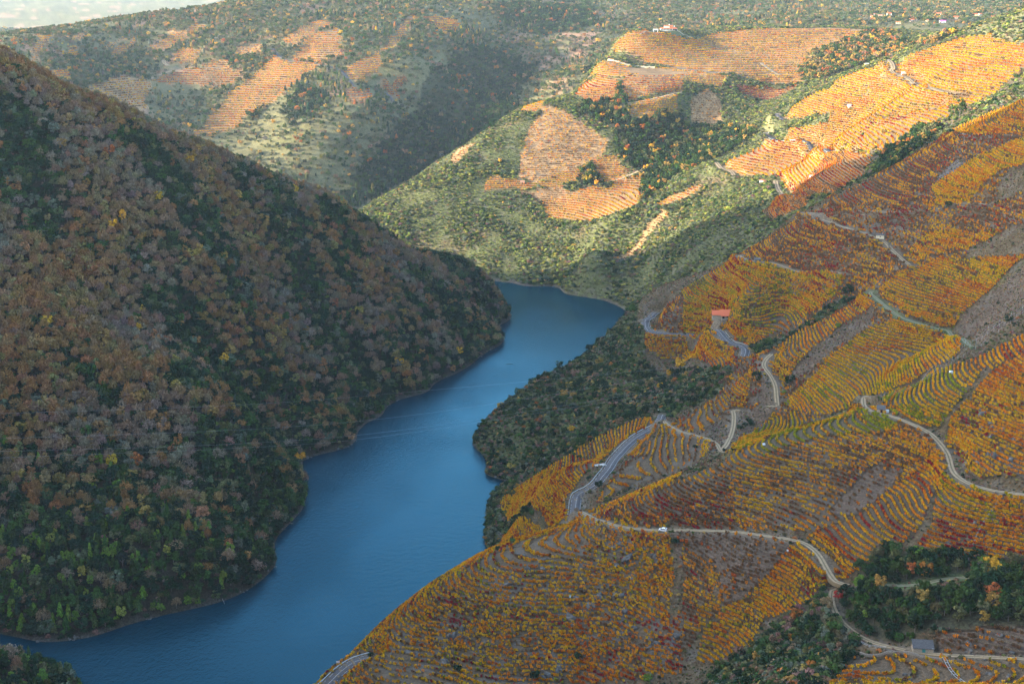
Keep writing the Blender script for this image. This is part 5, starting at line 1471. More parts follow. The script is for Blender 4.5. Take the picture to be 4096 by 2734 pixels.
# single bushes and trees that stand out
_ck = {'dark': 'dark', 'bright': 'bright', 'olive': 'olive', 'green': 'green', 'willow': 'grey_green', 'ochre': 'ochre', 'crimson': None, 'rust': 'rust', 'gold': 'yellow', 'bare': 'twig'}
_cw = {'dark': 'dark evergreen', 'bright': 'bright green', 'olive': 'olive', 'green': 'green', 'willow': 'pale grey-green willowy', 'ochre': 'ochre-green', 'crimson': 'crimson-leaved', 'rust': 'rust-brown', 'gold': 'golden autumn', 'bare': 'leafless twiggy'}
def spot_words(x, y):
    best = None
    for k, wd in (('farmhouse', 'red-roofed farmhouse'), ('stone_hut', 'slate-roofed stone hut'), ('brick_hut', 'brick hut'), ('cream_hut', 'cream flat-roofed hut'), ('van', 'white van'), ('tile_hut', 'small red-roofed hut'), ('tank_b', 'white tank in the vines'), ('tank_c', 'white tank by the track fork'), ('sign_b', 'lowest bend of the road'), ('sign_a', 'road bend by the lay-by'), ('pine1', 'pine clump'), ('concrete0', 'roadside platform'), ('person', 'person in blue'), ('shelf_hut', 'hut on the ochre shelf'), ('block_hut', 'tiny white block hut'), ('restaurant', 'hilltop restaurant')):
        d = math.hypot(SPOTS[k][0] - x, SPOTS[k][1] - y)
        if best is None or d < best[0]: best = (d, wd, SPOTS[k])
    d, wd, s = best
    side = 'downhill of' if G(x, y) < s[2] - .12 * d else 'uphill of' if G(x, y) > s[2] + .12 * d else 'level with'
    return ('close to ' if d < 25 else '') + side + ' the ' + wd if d >= 25 else 'close to the ' + wd
for j, (x, y, h_, ck) in enumerate(BUSHES):
    tc = (0.26, 0.035, 0.03) if ck == 'crimson' else TINT[_ck[ck]]
    z = G(x, y)
    kd = 'bare' if ck == 'bare' else 'round' if h_ >= 5 or ck in ('gold', 'ochre') else 'shrub'
    size = 'large' if h_ >= 8 else 'mid-sized' if h_ >= 5 else 'small'
    nm = 'bush' if kd == 'shrub' else 'tree'
    lab = f"{size} {_cw[ck]} {nm} {spot_words(x, y)}"
    solo_plant(kd, j % PROTO[kd]['n'], x, y, z, j * 1.7, h_ * (1.25 if kd == 'shrub' else 1.05), h_, [float(c) for c in tc], lab, lab)
pines = [('pine_lone', 9.5, 12.0, 'lone dark pine standing out against the river on the scrub ridge')] + [(f'pine{k}', w_, h_, l) for k, w_, h_, l in (
    (1, 10, 15, 'shorter pine at the downhill end of the sunlit clump above the vineyard rim'), (2, 11, 19, 'tallest pine of the sunlit clump above the vineyard rim'), (3, 8, 13, 'slim pine half hidden inside the sunlit clump on the rim'), (4, 9, 15, 'uphill pine of the sunlit clump with its shadow on the vines'))]
for j, (k, w_, h_, l) in enumerate(pines):
    x, y, z = SPOTS[k]
    solo_plant('pine', j % 3, x, y, G(x, y), j * 2.1, w_, h_, [0.028, 0.055, 0.026] if j == 0 else [0.06, 0.10, 0.03], l, 'pines')

# ------------------------------------------------------------------ vines in rows along the contours
VC = {'y': (0.56, 0.31, 0.008), 'o': (0.57, 0.205, 0.006), 'r': (0.23, 0.014, 0.020), 'd': (0.40, 0.085, 0.010), 'g': (0.22, 0.225, 0.012), 'b': (0.145, 0.075, 0.035)}
MIX = {'O': 'd.7 o4.6 y4.4 b1.4 g.3 r.4', 'OR': 'r1 d1.1 o4.6 y4 b.7', 'OR2': 'r1.3 d1 o5 y3.4 g.8', 'RO': 'r1.6 d2.4 o5 y1.4 b1', 'OB': 'r.5 b3.4 o4.6 y2.8', 'OB3': 'r.5 d.5 b4.4 o4 y3', 'PB': 'r.8 d1 b6 o2.6 y1.8', 'B': 'b8 o1.6 d.8', 'Y': 'd.3 o2.2 y7 g1.4', 'YO': 'd.6 o4 y5 g.7 b1', 'YG': 'b.5 o1.8 y5 g3', 'YR': 'r1 d.7 o3 y4.4 g1.8 b.5', 'G': 'b.6 o1 y3 g5.5', 'R': 'r5 d3 o2', 'RB': 'r1.4 d2.4 o3.6 b4', 'TB': 'b3 o2.2 y2 d.6', 'T': 'b4 o1'}
VR = {k: [] for k in ('x', 'y', 'z', 'a', 'f', 'lv', 'c')}
for fi, (nm, mx, dens, dz, poly) in enumerate(FIELDS):
    p = np.array(poly)
    far = p[:, 1].min() > 1300
    x0, x1, y0, y1 = p[:, 0].min(), p[:, 0].max(), p[:, 1].min(), p[:, 1].max()
    along = 1.9 if far else 0.92
    cell = 0.62 if not far else 1.0
    n = int((x1 - x0) * (y1 - y0) / (cell * cell) * 1.2)
    n = min(n, 900000)
    x = rng.uniform(x0, x1, n)
    y = rng.uniform(y0, y1, n)
    m = zone_of(x, y)[1] == fi
    x, y = x[m], y[m]
    h = gz(x, y)
    gx, gy = grad(x, y)
    g2 = gx * gx + gy * gy + 1e-4
    lv = np.round(h / dz)
    for _ in range(2):
        k = np.clip((lv * dz - gz(x, y)) / g2, -6, 6)
        x = x + gx * k
        y = y + gy * k
    ok = (np.abs(gz(x, y) - lv * dz) < .12) & (g2 > .012)
    jit = 0.4 if nm in ('ridge_rocks', 'ridge_edge', 'ridge_foot', 'open_slope') else 0.12
    x, y, lv, gx, gy = x[ok], y[ok], lv[ok], gx[ok], gy[ok]
    # one vine per stretch of each row
    key = np.c_[lv, np.floor(x / along), np.floor(y / along)].astype(np.int64)
    _, first = np.unique(key, axis=0, return_index=True)
    x, y, lv, gx, gy = x[first], y[first], lv[first], gx[first], gy[first]
    x = x + rng.normal(size=len(x)) * jit
    y = y + rng.normal(size=len(y)) * jit
    zc, ff = zone_of(x, y)
    gap = fbm(x, y, 26, 3, 100 + fi) * .5 + .5
    keep = (ff == fi) & near_ok(x, y, .7) & (rng.uniform(0, 1, len(x)) < np.clip(dens * ((.25 + 1.45 * gap) if nm.startswith('ridge') else (0.74 + .65 * gap)), 0, 1))
    x, y, lv, gx, gy = x[keep], y[keep], lv[keep], gx[keep], gy[keep]
    ks = [(q[0], float(q[1:])) for q in MIX[mx].split()]
    pr = np.array([q[1] for q in ks])
    pr /= pr.sum()
    # colour runs in patches: neighbours on a row ripen alike
    t = (fbm(x, y, 24, 3, 300 + fi) * .5 + .5) * .55 + rng.uniform(0, 1, len(x)) * .30 + .5 * _hash(lv.astype(np.int64), np.floor(x / 6).astype(np.int64), 5)
    rank = np.argsort(np.argsort(t)) / max(len(t), 1)
    ci = np.minimum(np.searchsorted(np.cumsum(pr), rank), len(pr) - 1)
    col = np.array([VC[q[0]] for q in ks])[ci] if len(x) else np.zeros((0, 3))
    col = col * rng.uniform(.8, 1.2, (len(x), 1)) * (1 + rng.normal(size=(len(x), 3)) * .06)
    for k, v in zip(VR, (x, y, gz(x, y), np.arctan2(gx, -gy), np.full(len(x), fi), lv, col)): VR[k].append(v)
VX, VY, VZ, VA, VF, VL = (np.concatenate(VR[k]) for k in ('x', 'y', 'z', 'a', 'f', 'lv'))
VCOL = np.clip(np.concatenate(VR['c']), .01, .9)
vfar = np.array([np.array(fl[4])[:, 1].min() > 1300 for fl in FIELDS])[VF.astype(int)]
rows = {}
for i in np.where(~vfar)[0]: rows.setdefault((int(VF[i]), int(VL[i])), []).append(i)
vd = np.hypot(np.hypot(VX, VY), VZ - 350)
vis = visible(VX, VY, VZ + 1.2)
score = sorted(((sum(1.0 / vd[i] ** 2 for i in ix if vis[i]), k) for k, ix in rows.items()), reverse=True)
sel_rows = [k for s, k in score[:285] if s > 0]
insolo = np.zeros(len(VX), bool)
FW = {'open_slope': 'on the half-abandoned slope', 'ridge_edge': 'on the river rim of the rocky ridge', 'ridge_rocks': 'on the rocky ridge below the white van', 'ridge_foot': 'at the rocky foot of the ridge', 'bare_brown': 'on the bare brown slope', 'below_brown': 'below the bare brown slope',
      'fan_rows': 'fanning down inside the track bend', 'fan_foot': 'at the foot of the fan above the thicket', 'slope_above_van': 'on the broad slope above the white van', 'pale_rows': 'in the pale strip of stone terraces',
      'green_band': 'in the green band under the brick hut', 'bright_spur': 'on the bright spur above the grove', 'red_gold_rows': 'in the red and gold plot above the grove', 'rocky_gold': 'on the gold slope above the track curve',
      'rocky_gold_foot': 'on the outcrop inside the track curve', 'tank_rows': 'beside the white tank and brick hut', 'big_yellow': 'in the big yellow bowl', 'track_fork': 'above the fork of the pale tracks',
      'edge_rows': 'on the edge above the scrub point', 'shoulder_rows': 'on the shoulder above the pale track', 'farmhouse_rows': 'around the red-roofed farmhouse', 'plum_slope': 'on the plum-brown slope above the farmhouse',
      'plum_top': 'at the top of the plum-brown slope', 'road_bend': 'under the bend of the road', 'road_bend_end': 'at the scrub end of the bend plot', 'upper_gold': 'in the gold plot above the grass track',
      'white_hut_rows': 'beside the cream hut', 'high_gold': 'on the high gold shoulder', 'high_red': 'on the high red slope', 'high_rim': 'along the sunlit rim', 'crest_rows': 'on the sparse crest above the fork',
      'fence_rows': 'beside the steel fence posts', 'river_rows': 'in the plot between road and river', 'river_rows_top': 'at the top of the riverside plot', 'river_rows_foot': 'below the roadside by the river',
      'road_bank': 'on the bank above the road', 'road_bank_top': 'at the top of the road bank', 'hut_terrace': 'on terraces under the slate-roofed hut', 'hut_side': 'beside the slate-roofed hut', 'shade_edge': 'on the slope at the shadow edge'}
CN = [('yellow', (0.60, 0.33)), ('orange', (0.62, 0.21)), ('wine-red', (0.30, 0.022)), ('rusty red', (0.42, 0.085)), ('green-gold', (0.26, 0.27)), ('withered brown', (0.17, 0.085))]
pv = [crown_arrays('vine', np.random.default_rng(500 + k)) for k in range(8)]
for key in sel_rows:
    ix = np.array(rows[key])
    insolo[ix] = True
    va, fa, la, ta = [], [], [], []
    n0 = 0
    o0 = np.array([VX[ix].mean(), VY[ix].mean(), VZ[ix].mean()])
    for i in ix:
        v, f, lf = pv[i % 8]
        c, s = math.cos(VA[i]), math.sin(VA[i])
        sc = .85 + .4 * ((i * 7919) % 97) / 97
        w_ = np.c_[v[:, 0] * c - v[:, 1] * s, v[:, 0] * s + v[:, 1] * c, v[:, 2] * sc] + np.array([VX[i], VY[i], VZ[i]]) - o0
        va.append(w_)
        fa.append(f + n0)
        la.append(lf)
        ta.append(np.repeat(VCOL[i][None], len(f), 0))
        n0 += len(v)
    me = np_mesh('vine_row', np.concatenate(va), np.concatenate(fa), [M['vine_row']])
    attr(me, 'leaf', 'FLOAT', 'FACE', np.concatenate(la))
    t = np.concatenate(ta)
    attr(me, 'tint', 'FLOAT_COLOR', 'FACE', np.c_[t, np.ones(len(t))])
    o = link('vine_row', me, loc=o0)
    mc = VCOL[ix].mean(0)
    cn = min(CN, key=lambda q: (q[1][0] - mc[0]) ** 2 + (q[1][1] - mc[1]) ** 2)[0]
    fn = FIELDS[key[0]][0]
    ln = 'long' if len(ix) > 70 else 'short' if len(ix) < 22 else ''
    zs = [kk[1] for kk in sel_rows if kk[0] == key[0]]
    q = (key[1] - min(zs)) / max(1, max(zs) - min(zs))
    hw = 'lower' if q < .34 else 'upper' if q > .67 else 'middle'
    lab = f"{ln} {hw} row of {cn} vines {FW.get(fn, 'on the terraces')}".strip()
    tag(o, lab, 'vine row', lab)
m = ~insolo
n = m.sum()
pid = np.where(vfar[m], FIRST['vine_far'] + rng.integers(0, 4, n), FIRST['vine'] + rng.integers(0, 6, n))
vb = np.where(vfar[m], np.array([f[3] for f in FIELDS])[VF[m].astype(int)] / 1.3, 1.0)
vs = np.c_[np.where(vfar[m], 1.3, 1.0), vb, rng.uniform(.85, 1.25, n) * np.sqrt(vb)]
o = scatter('vineyard', np.c_[VX[m], VY[m], VZ[m]], np.c_[np.zeros((n, 2)), VA[m]], vs, pid, VCOL[m])
tag(o, 'terraced autumn vines covering the more distant vineyard plots', 'vineyard', kind='stuff')
print('plants', len(PL), 'vines', len(VX), 'rows', len(rows), 'sel', len(sel_rows))

# ------------------------------------------------------------------ buildings
def at(k, dz=0.0):
    x, y, z = SPOTS[k]
    return (x, y, G(x, y) + dz)

def gable(x0, x1, y0, y1, ze, zr, over=.3, th=.16, ridge='x'):
    """two roof slopes, ridge along x"""
    b = MB()
    ym = (y0 + y1) / 2
    s = (zr - ze) / (ym - y0)
    for a, c in ((y0 - over, ym), (y1 + over, ym)):
        za = ze - s * over
        b.v += [(x0 - over, a, za), (x1 + over, a, za), (x1 + over, c, zr), (x0 - over, c, zr), (x0 - over, a, za + th), (x1 + over, a, za + th), (x1 + over, c, zr + th), (x0 - over, c, zr + th)]
        i = len(b.v) - 8
        b.f += [tuple(i + k for k in q) for q in ((3, 2, 1, 0), (4, 5, 6, 7), (0, 1, 5, 4), (1, 2, 6, 5), (2, 3, 7, 6), (3, 0, 4, 7))]
    return b

def gable_walls(x0, x1, y0, y1, z0, ze, zr):
    b = MB()
    ym = (y0 + y1) / 2
    b.v += [(x0, y0, z0), (x1, y0, z0), (x1, y1, z0), (x0, y1, z0), (x0, y0, ze), (x1, y0, ze), (x1, y1, ze), (x0, y1, ze), (x0, ym, zr), (x1, ym, zr)]
    b.f += [(0, 1, 5, 4), (2, 3, 7, 6), (1, 2, 6, 9, 5), (3, 0, 4, 8, 7), (4, 5, 9, 8), (7, 8, 9, 6), (3, 2, 1, 0)]
    return b

def lean_roof(x0, x1, y0, y1, z_front, z_back, th=.15, over=.3):
    s = (z_back - z_front) / (y1 - y0)
    za, zb = z_front - s * over, z_back + s * over
    b = MB()
    b.v += [(x0 - over, y0 - over, za), (x1 + over, y0 - over, za), (x1 + over, y1 + over, zb), (x0 - over, y1 + over, zb)]
    b.v += [(p[0], p[1], p[2] + th) for p in b.v[:4]]
    b.f += [(3, 2, 1, 0), (4, 5, 6, 7), (0, 1, 5, 4), (1, 2, 6, 5), (2, 3, 7, 6), (3, 0, 4, 7)]
    return b

# farmhouse with the porch
e = empty('farmhouse', at('farmhouse', .1), R(-4), 1.15)
tag(e, 'stone farmhouse with red tiled roof and open porch among the vine rows', 'farmhouse')
MB().box(-8.0, -2.6, .4, 5.2, -.6, 3.1).build('annex_wall', M['hut_stone'], e)
MB().box(-2.5, 6.6, 2.6, 6.2, -.6, 3.6).build('wall', M['hut_stone'], e)
MB().box(-2.6, 6.8, -1.6, 2.55, -2.6, .0).build('terrace', M['hut_stone'], e)
for x in (-2.3, 2.4, 4.6, 6.5):
    MB().box(x - .14, x + .14, -1.3, -1.0, 0, 2.75).build('porch_post', M['cream_wall'], e)
MB().box(-2.2, 2.2, -1.25, -1.13, .85, .97).build('porch_railing', M['white_wall'], e)
lean_roof(-2.6, 6.8, -1.6, 6.3, 2.8, 5.1).build('roof', M['tile'], e)
lean_roof(-8.1, -2.65, .2, 5.4, 3.0, 4.7).build('annex_roof', M['tile'], e)
MB().box(-1.6, -.3, 2.5, 2.59, .1, 2.3).build('door', M['dark'], e)
for x in (1.0, 3.6):
    wd = MB().box(x, x + 1.5, 2.49, 2.59, 1.0, 2.2).build('window', M['dark'], e)
    MB().box(x - .12, x + 1.62, 2.45, 2.485, .86, .98).build('sill', M['conc'], wd)
MB().box(.3, 2.1, -.6, .1, .0, .75).build('bench', M['wood'], e)

# cream hut with flat roof
e = empty('field_hut', at('cream_hut', -.1), R(-12))
tag(e, 'cream field hut with flat grey roof and chimney pipe beside the pale track', 'hut')
MB().box(-2.6, 2.6, -1.8, 1.8, -.8, 2.6).build('wall', M['cream_wall'], e)
lean_roof(-2.7, 2.7, -1.9, 1.9, 2.62, 2.95, .16, .35).build('roof', M['slate'], e)
MB().box(-.3, .4, -1.84, -1.79, 1.3, 1.9).build('window', M['dark'], e)
MB().tube([(1.5, .6, 2.8), (1.5, .6, 4.2)], .11, 8).build('chimney_pipe', M['steel'], e)

# small red-roofed hut
e = empty('tiled_hut', at('tile_hut', -.2), R(38))
tag(e, 'white hut with red tiled lean-to roof and green door at the scrub edge', 'hut')
MB().box(-2.2, 2.2, -2.8, 2.8, -1.2, 3.2).build('wall', M['white_wall'], e)
lean_roof(-2.3, 2.3, -2.9, 2.9, 3.25, 4.2, .16, .3).build('roof', M['tile'], e)
MB().box(2.19, 2.25, -.6, .5, -.1, 2.0).build('door', M['green_door'], e)
MB().box(-.5, .4, -2.86, -2.79, 1.3, 2.1).build('window', M['dark'], e)

# tiny block hut
e = empty('block_hut', at('block_hut', -.1), R(-6))
tag(e, 'tiny white block hut with a dark doorway above the orange plot', 'hut')
MB().box(-1.9, 1.9, -1.4, 1.4, -.8, 2.3).build('wall', M['white_wall'], e)
MB().box(-2.0, 2.0, -1.5, 1.5, 2.3, 2.48).build('roof', M['conc'], e)
MB().box(-.45, .45, -1.46, -1.39, -.1, 1.9).build('door', M['dark'], e)

# brick hut on the track bend
e = empty('brick_hut', at('brick_hut', -.15), R(-14))
tag(e, 'low brick and stone hut with slate roof and open black doorway at the track bend', 'hut')
MB().box(-1.9, 1.9, -1.6, 1.7, -.7, 2.1).build('wall', M['hut_stone'], e)
MB().box(-.62, -.28, -1.72, -1.61, -.1, 1.85).build('door_jamb', M['brick'], e)
MB().box(.72, 1.0, -1.72, -1.61, -.1, 1.85).build('door_jamb', M['brick'], e)
MB().box(-.28, .72, -1.66, -1.59, -.1, 1.85).build('door', M['dark'], e)
lean_roof(-2.0, 2.0, -1.7, 1.9, 2.15, 3.2, .14, .25).build('roof', M['slate'], e)

# slate-roofed stone hut
e = empty('stone_hut', at('stone_hut', -.15), R(-7), .9)
tag(e, 'stone hut with dark slate roof and teal shutter beside the lower track', 'hut')
MB().box(-4.3, 4.3, -2.0, 2.6, -.9, 2.5).build('wall', M['hut_stone'], e)
lean_roof(-4.4, 4.4, -2.1, 2.8, 2.55, 4.3, .14, .22).build('roof', M['slate'], e)
sh_ = MB().box(-.55, .85, -2.06, -1.99, .75, 2.2).build('shutter', M['teal'], e)
MB().box(.12, .18, -2.09, -2.065, .75, 2.2).build('shutter_bar', M['dark'], sh_)
MB().box(3.5, 4.4, -2.25, -2.02, 2.5, 2.85).build('eave_stone', M['conc'], e)

for k, nm, lab, wm, rm, sx in (('dark_hut', 'field_store', 'half-buried dark stone store at the top edge of the farmhouse rows', 'stone', 'slate', 2.2), ('shelf_hut', 'shelf_hut', 'little old-tiled hut on the ochre vine shelf across the water', 'hut_stone', 'tile_old', 2.8),
                               ('top_hut', 'plot_hut', 'plain pale hut at the wood edge under the plateau', 'cream_wall', 'conc', 3.2), ('side_hut', 'white_hut', 'small white hut standing alone in the sunny yellow rows', 'white_wall', 'white_wall', 2.2), ('end_hut', 'track_hut', 'white hut beside the track in the high sunny vineyard', 'white_wall', 'conc', 2.6)):
    e = empty(nm, at(k, -.1), R(-5))
    tag(e, lab, 'hut')
    MB().box(-sx, sx, -1.6, 1.6, -.8, 2.4).build('wall', M[wm], e)
    lean_roof(-sx - .1, sx + .1, -1.7, 1.7, 2.42, 3.1, .15, .2).build('roof', M[rm], e)
    MB().box(-.4, .5, -1.66, -1.59, -.1, 1.8).build('door', M['dark'], e)

# hilltop restaurant and its terrace
e = empty('hilltop_house', at('restaurant', 0), R(-3))
tag(e, 'long white hilltop house with red roofs and glazed gallery above the terraced plateau', 'house')
MB().box(-15, 13, -5, 6, -1.5, 4.2).build('wall', M['white_wall'], e)
b = MB()
b.v += [(-16, -6.5, 4.1), (14.2, -6.5, 4.1), (14.2, 7.2, 4.1), (-16, 7.2, 4.1), (-9, 0, 6.2), (7, 0, 6.2)]
b.f += [(0, 1, 5, 4), (1, 2, 5), (2, 3, 4, 5), (3, 0, 4), (3, 2, 1, 0)]
b.build('roof', M['tile'], e)
MB().box(-9, .5, -2.5, 3, 5.0, 7.6).build('upper_wall', M['white_wall'], e)
gable(-9, 5, -2.5, 3, 7.6, 9.0, .5).build('upper_roof', M['tile'], e)
for x, z in ((-1, 11.2), (7.5, 8.6), (-9, 9.2)):
    MB().box(x, x + 1.4, .2, 1.4, 6, z).build('chimney', M['white_wall'], e)
for k in range(8):
    MB().box(-14 + k * 2.4, -12.3 + k * 2.4, -5.08, -4.98, 1.5, 3.6).build('window', M['glass'], e)
MB().box(5.5, 12.6, -5.08, -4.98, -.2, 3.7).build('gallery', M['glass'], e)
e = empty('pergola', at('pergola', 0), R(-3))
tag(e, 'white flat-topped pergola on posts beside the hilltop house', 'pergola')
MB().box(-4, 4, -3, 3, 4.0, 5.2).build('canopy', M['white_wall'], e)
for x in (-3.4, 3.4):
    for y in (-2.4, 2.4):
        MB().box(x - .25, x + .25, y - .25, y + .25, -1.5, 4.0).build('post', M['white_wall'], e)

# village far behind the plateau
VL = {'white': ('white_wall', 'tile'), 'brown': ('cream_wall', 'tile_old'), 'stone': ('hut_stone', 'tile_old'), 'roof': ('cream_wall', 'tile'), 'pink': ('white_wall', 'pink')}
VW = ['tall white gabled house standing out in the far village', 'low white house left of the tall white village house', 'brown-walled long house beside the tall white village house', 'small stone barn below the white village houses', 'long red-roofed farm beside the far green field', 'white flat building among the trees under the far village',
      'little white house with a red roof in the valley trees', 'broad red-roofed barn in the middle of the hamlet', 'large red-roofed house at the hamlet rise', 'smaller red-roofed house behind the hamlet rise', 'tiny white gabled chapel-like house near the pine wood', 'low red roof near the end of the yellow plateau', 'long low white building with a pink awning in the far hamlet', 'grey stone shed at the foot of the hamlet']
for (x, y, w_, k), lab in zip(VILLAGE, VW):
    wm, rm = VL[k]
    e = empty('village_house', (x, y, G(x, y) - .2), R(8 * math.sin(x)))
    tag(e, lab, 'house', 'houses of the far village')
    hh = 6.5 if lab.startswith('tall') else 3.6
    h2 = w_ * .55
    gable_walls(-w_ / 2, w_ / 2, -h2 / 2, h2 / 2, -2, hh, hh + h2 * .26).build('wall', M[wm], e)
    gable(-w_ / 2, w_ / 2, -h2 / 2, h2 / 2, hh, hh + h2 * .26 + .05, .35, .25).build('roof', M[rm], e)
    for q in (-.25, .2):
        MB().box(q * w_ - .5, q * w_ + .5, -h2 / 2 - .06, -h2 / 2 + .02, 1.2, 2.6).build('window', M['dark'], e)

# ------------------------------------------------------------------ white van
vx, vy, vz = SPOTS['van']
e = empty('white_van', (vx, vy, G(vx, vy) + .14), R(180 - 24))
tag(e, 'small white van with tailgate windows and a dark roof hatch parked on the dirt track', 'van')
# local +x is the nose
b = MB()
prof = [(2.02, .35), (2.05, .75), (1.95, .98), (1.15, 1.10), (.55, 1.62), (.2, 1.76), (-1.75, 1.80), (-1.98, 1.55), (-2.02, .9), (-2.02, .35)]
b.prism(prof, -.84, .84)
b.build('body', M['car'], e, bevel=.05)
for s, nm in ((-1, 'side'), (1, 'side')):
    for x0, x1 in ((.12, .78), (-.72, -.02), (-1.55, -.9)):
        b = MB()
        y = s * .848
        top = 1.56 if x1 < .7 else 1.5
        q = [(x0, y, 1.06), (x1 if x1 < .7 else 1.02, y, 1.06), (x1 if x1 < .7 else .60, y, top), (x0, y, 1.58)]
        b.quad(*q)
        b.build('side_window', M['glass'], e)
for y0, y1 in ((-.72, -.05), (.05, .72)):
    MB().quad((-2.035, y0, 1.0), (-2.035, y1, 1.0), (-1.995, y1, 1.55), (-1.995, y0, 1.55)).build('rear_window', M['glass'], e)
MB().quad((1.12, -.7, 1.15), (1.12, .7, 1.15), (.585, .66, 1.62), (.585, -.66, 1.62)).build('windscreen', M['glass'], e)
MB().box(-1.72, -1.15, -.55, .55, 1.805, 1.84).build('roof_hatch', M['glass'], e)
MB().box(-2.14, -1.98, -.84, .84, .32, .68).build('rear_bumper', M['bumper'], e, bevel=.03)
MB().box(2.0, 2.12, -.82, .82, .32, .62).build('front_bumper', M['bumper'], e, bevel=.03)
for y in (-.80, .66):
    MB().box(-2.045, -1.99, y, y + .14, .75, 1.35).build('tail_light', M['red'], e)
    MB().box(1.93, 2.06, y - .02, y + .2, .72, .92).build('headlight', M['glass'], e)
MB().box(-.9, .9, -.86, -.845, .55, .66).build('side_trim', M['bumper'], e)
for x in (-1.28, 1.32):
    for y in (-.80, .80):
        t = MB()
        t.tube([(x, y - .1, .30), (x, y + .1, .30)], .31, 18)
        wh = t.build('wheel', M['rubber'], e)
        MB().tube([(x, y - .115, .30), (x, y + .115, .30)], .19, 14).build('rim', M['steel'], wh)

# ------------------------------------------------------------------ tanks and small things in the plots
def tank(k, name, s, lab, cat='tank', m='tank'):
    e = empty(name, at(k, 0), R(12))
    tag(e, lab, cat)
    MB().box(-s / 2, s / 2, -s / 2, s / 2, .18, s * 1.02).build('tank_body', M[m], e, bevel=.09)
    MB().box(-s / 2 - .04, s / 2 + .04, -s / 2 - .04, s / 2 + .04, -.25, .17).build('pallet', M['wood'], e)
    MB().tube([(0, 0, s * 1.0), (0, 0, s * 1.02 + .14)], .16, 10).build('lid', M['bumper'], e)
tank('tank_a', 'water_tank', 1.5, 'white cube water tank next to the brick hut')
tank('tank_b', 'water_tank', 1.5, 'white cube water tank alone in the yellow rows under the fence posts')
tank('tank_c', 'water_tank', 1.2, 'small white tank at the edge of the green vine band')
tank('tank_d', 'water_tank', 1.0, 'little white tank at the corner of the road-bend plot')
tank('crate', 'grape_crate', .9, 'white plastic box on the bare slope edge below the track', 'box')
e = empty('water_barrel', at('barrel', -.05))
tag(e, 'white barrel with a green rim standing among the rocks of the ridge', 'barrel')
MB().tube([(0, 0, -.1), (0, 0, .5), (0, 0, 1.1)], [.42, .47, .44], 14).build('drum', M['tank'], e)
MB().tube([(0, 0, 1.1), (0, 0, 1.2)], [.47, .45], 14).build('rim', M['tarp'], e)
e = empty('tarpaulin_shelter', at('tarp', .1), R(-10))
tag(e, 'green tarpaulin stretched over a low frame below the roadside', 'shelter')
lean_roof(-2.4, 2.4, -1.3, 1.3, 1.2, 1.7, .05, .1).build('tarpaulin', M['tarp'], e)
MB().box(-2.3, 2.3, -1.25, 1.2, -1.2, 1.0).build('stacked_crate', M['conc'], e)

# metal ladder running down the terrace
x0, y0, _ = SPOTS['ladder0']
e = empty('terrace_ladder', (x0, y0 - 1.5, G(x0, y0 - 1.5)), 0)
tag(e, 'long grey metal ladder climbing the terraces below the lower track', 'ladder')
P0 = Vector((0, 0, 1.2))
dl = [Vector((k * .25, -k * 2.6, G(x0 + k * .25, y0 - 1.5 - k * 2.6) - G(x0, y0 - 1.5) + 1.2 - .04 * k)) for k in range(9)]
for s in (-.55, .55):
    MB().tube([p + Vector((s, 0, 0)) for p in dl], .07, 6).build('rail', M['steel'], e)
for k in range(8):
    p = dl[k].lerp(dl[k + 1], .5)
    MB().tube([p + Vector((-.55, 0, 0)), p + Vector((.55, 0, 0))], .06, 6).build('rung', M['steel'], e)
for k in (0, 4, 8):
    MB().tube([dl[k] + Vector((-.55, 0, -2)), dl[k] + Vector((-.55, 0, .6))], .05, 6).build('post', M['steel'], e)

# railing round the concrete turning place
pts = [np.array(SPOTS[k][:2]) for k in ('rail0', 'rail1', 'rail2')]
q = resample(np.array(pts), 2.0)
e = empty('railing', (q[0, 0], q[0, 1] - 1.5, G(q[0, 0], q[0, 1] - 1.5)))
tag(e, 'grey tube railing along the edge of the concrete turning place', 'railing')
rel = [Vector((a - q[0, 0], b - q[0, 1], G(a, b - 1.5) - G(q[0, 0], q[0, 1] - 1.5))) for a, b in q]
for hh in (.55, 1.05):
    MB().tube([p + Vector((0, 0, hh)) for p in rel], .04, 6).build('rail', M['steel'], e)
for p in rel[::2]:
    MB().tube([p + Vector((0, 0, -.6)), p + Vector((0, 0, 1.1))], .045, 6).build('post', M['steel'], e)

# ------------------------------------------------------------------ guard rails
def guard(q, off, lab):
    t = np.gradient(q[:, :2], axis=0)
    t /= np.linalg.norm(t, axis=1, keepdims=True) + 1e-9
    nn = np.c_[-t[:, 1], t[:, 0]]
    P = np.c_[q[:, :2] + nn * off, q[:, 2] + .12]
    o = P[0].copy()
    e = empty('guard_rail', o)
    tag(e, lab, 'guard rail')
    b = MB()
    n = len(P)
    prof = [(0.0, .42), (-.09, .50), (0.0, .58), (-.09, .66), (0.0, .76), (.05, .76), (.05, .42)]
    for i in range(n):
        for a, z in prof:
            b.v.append((P[i, 0] - o[0] + nn[i, 0] * a, P[i, 1] - o[1] + nn[i, 1] * a, P[i, 2] - o[2] + z))
    k = len(prof)
    for i in range(n - 1):
        for j in range(k):
            b.f.append((i * k + j, i * k + (j + 1) % k, (i + 1) * k + (j + 1) % k, (i + 1) * k + j))
    b.build('rail', M['steel'], e)
    pm = MB().box(-.07, .07, -.07, .07, -1.4, .74).mesh('post', M['steel'])
    for i in range(0, n, 2):
        p = link('post', pm, e)
        p.location = P[i] - o + np.array([nn[i, 0] * .12, nn[i, 1] * .12, 0])
rl = [r for r in ROAD_LINES if r[1] == 'tar']
guard(rl[0][3], 3.9, 'steel guard rail on the river side of the lowest road bend')
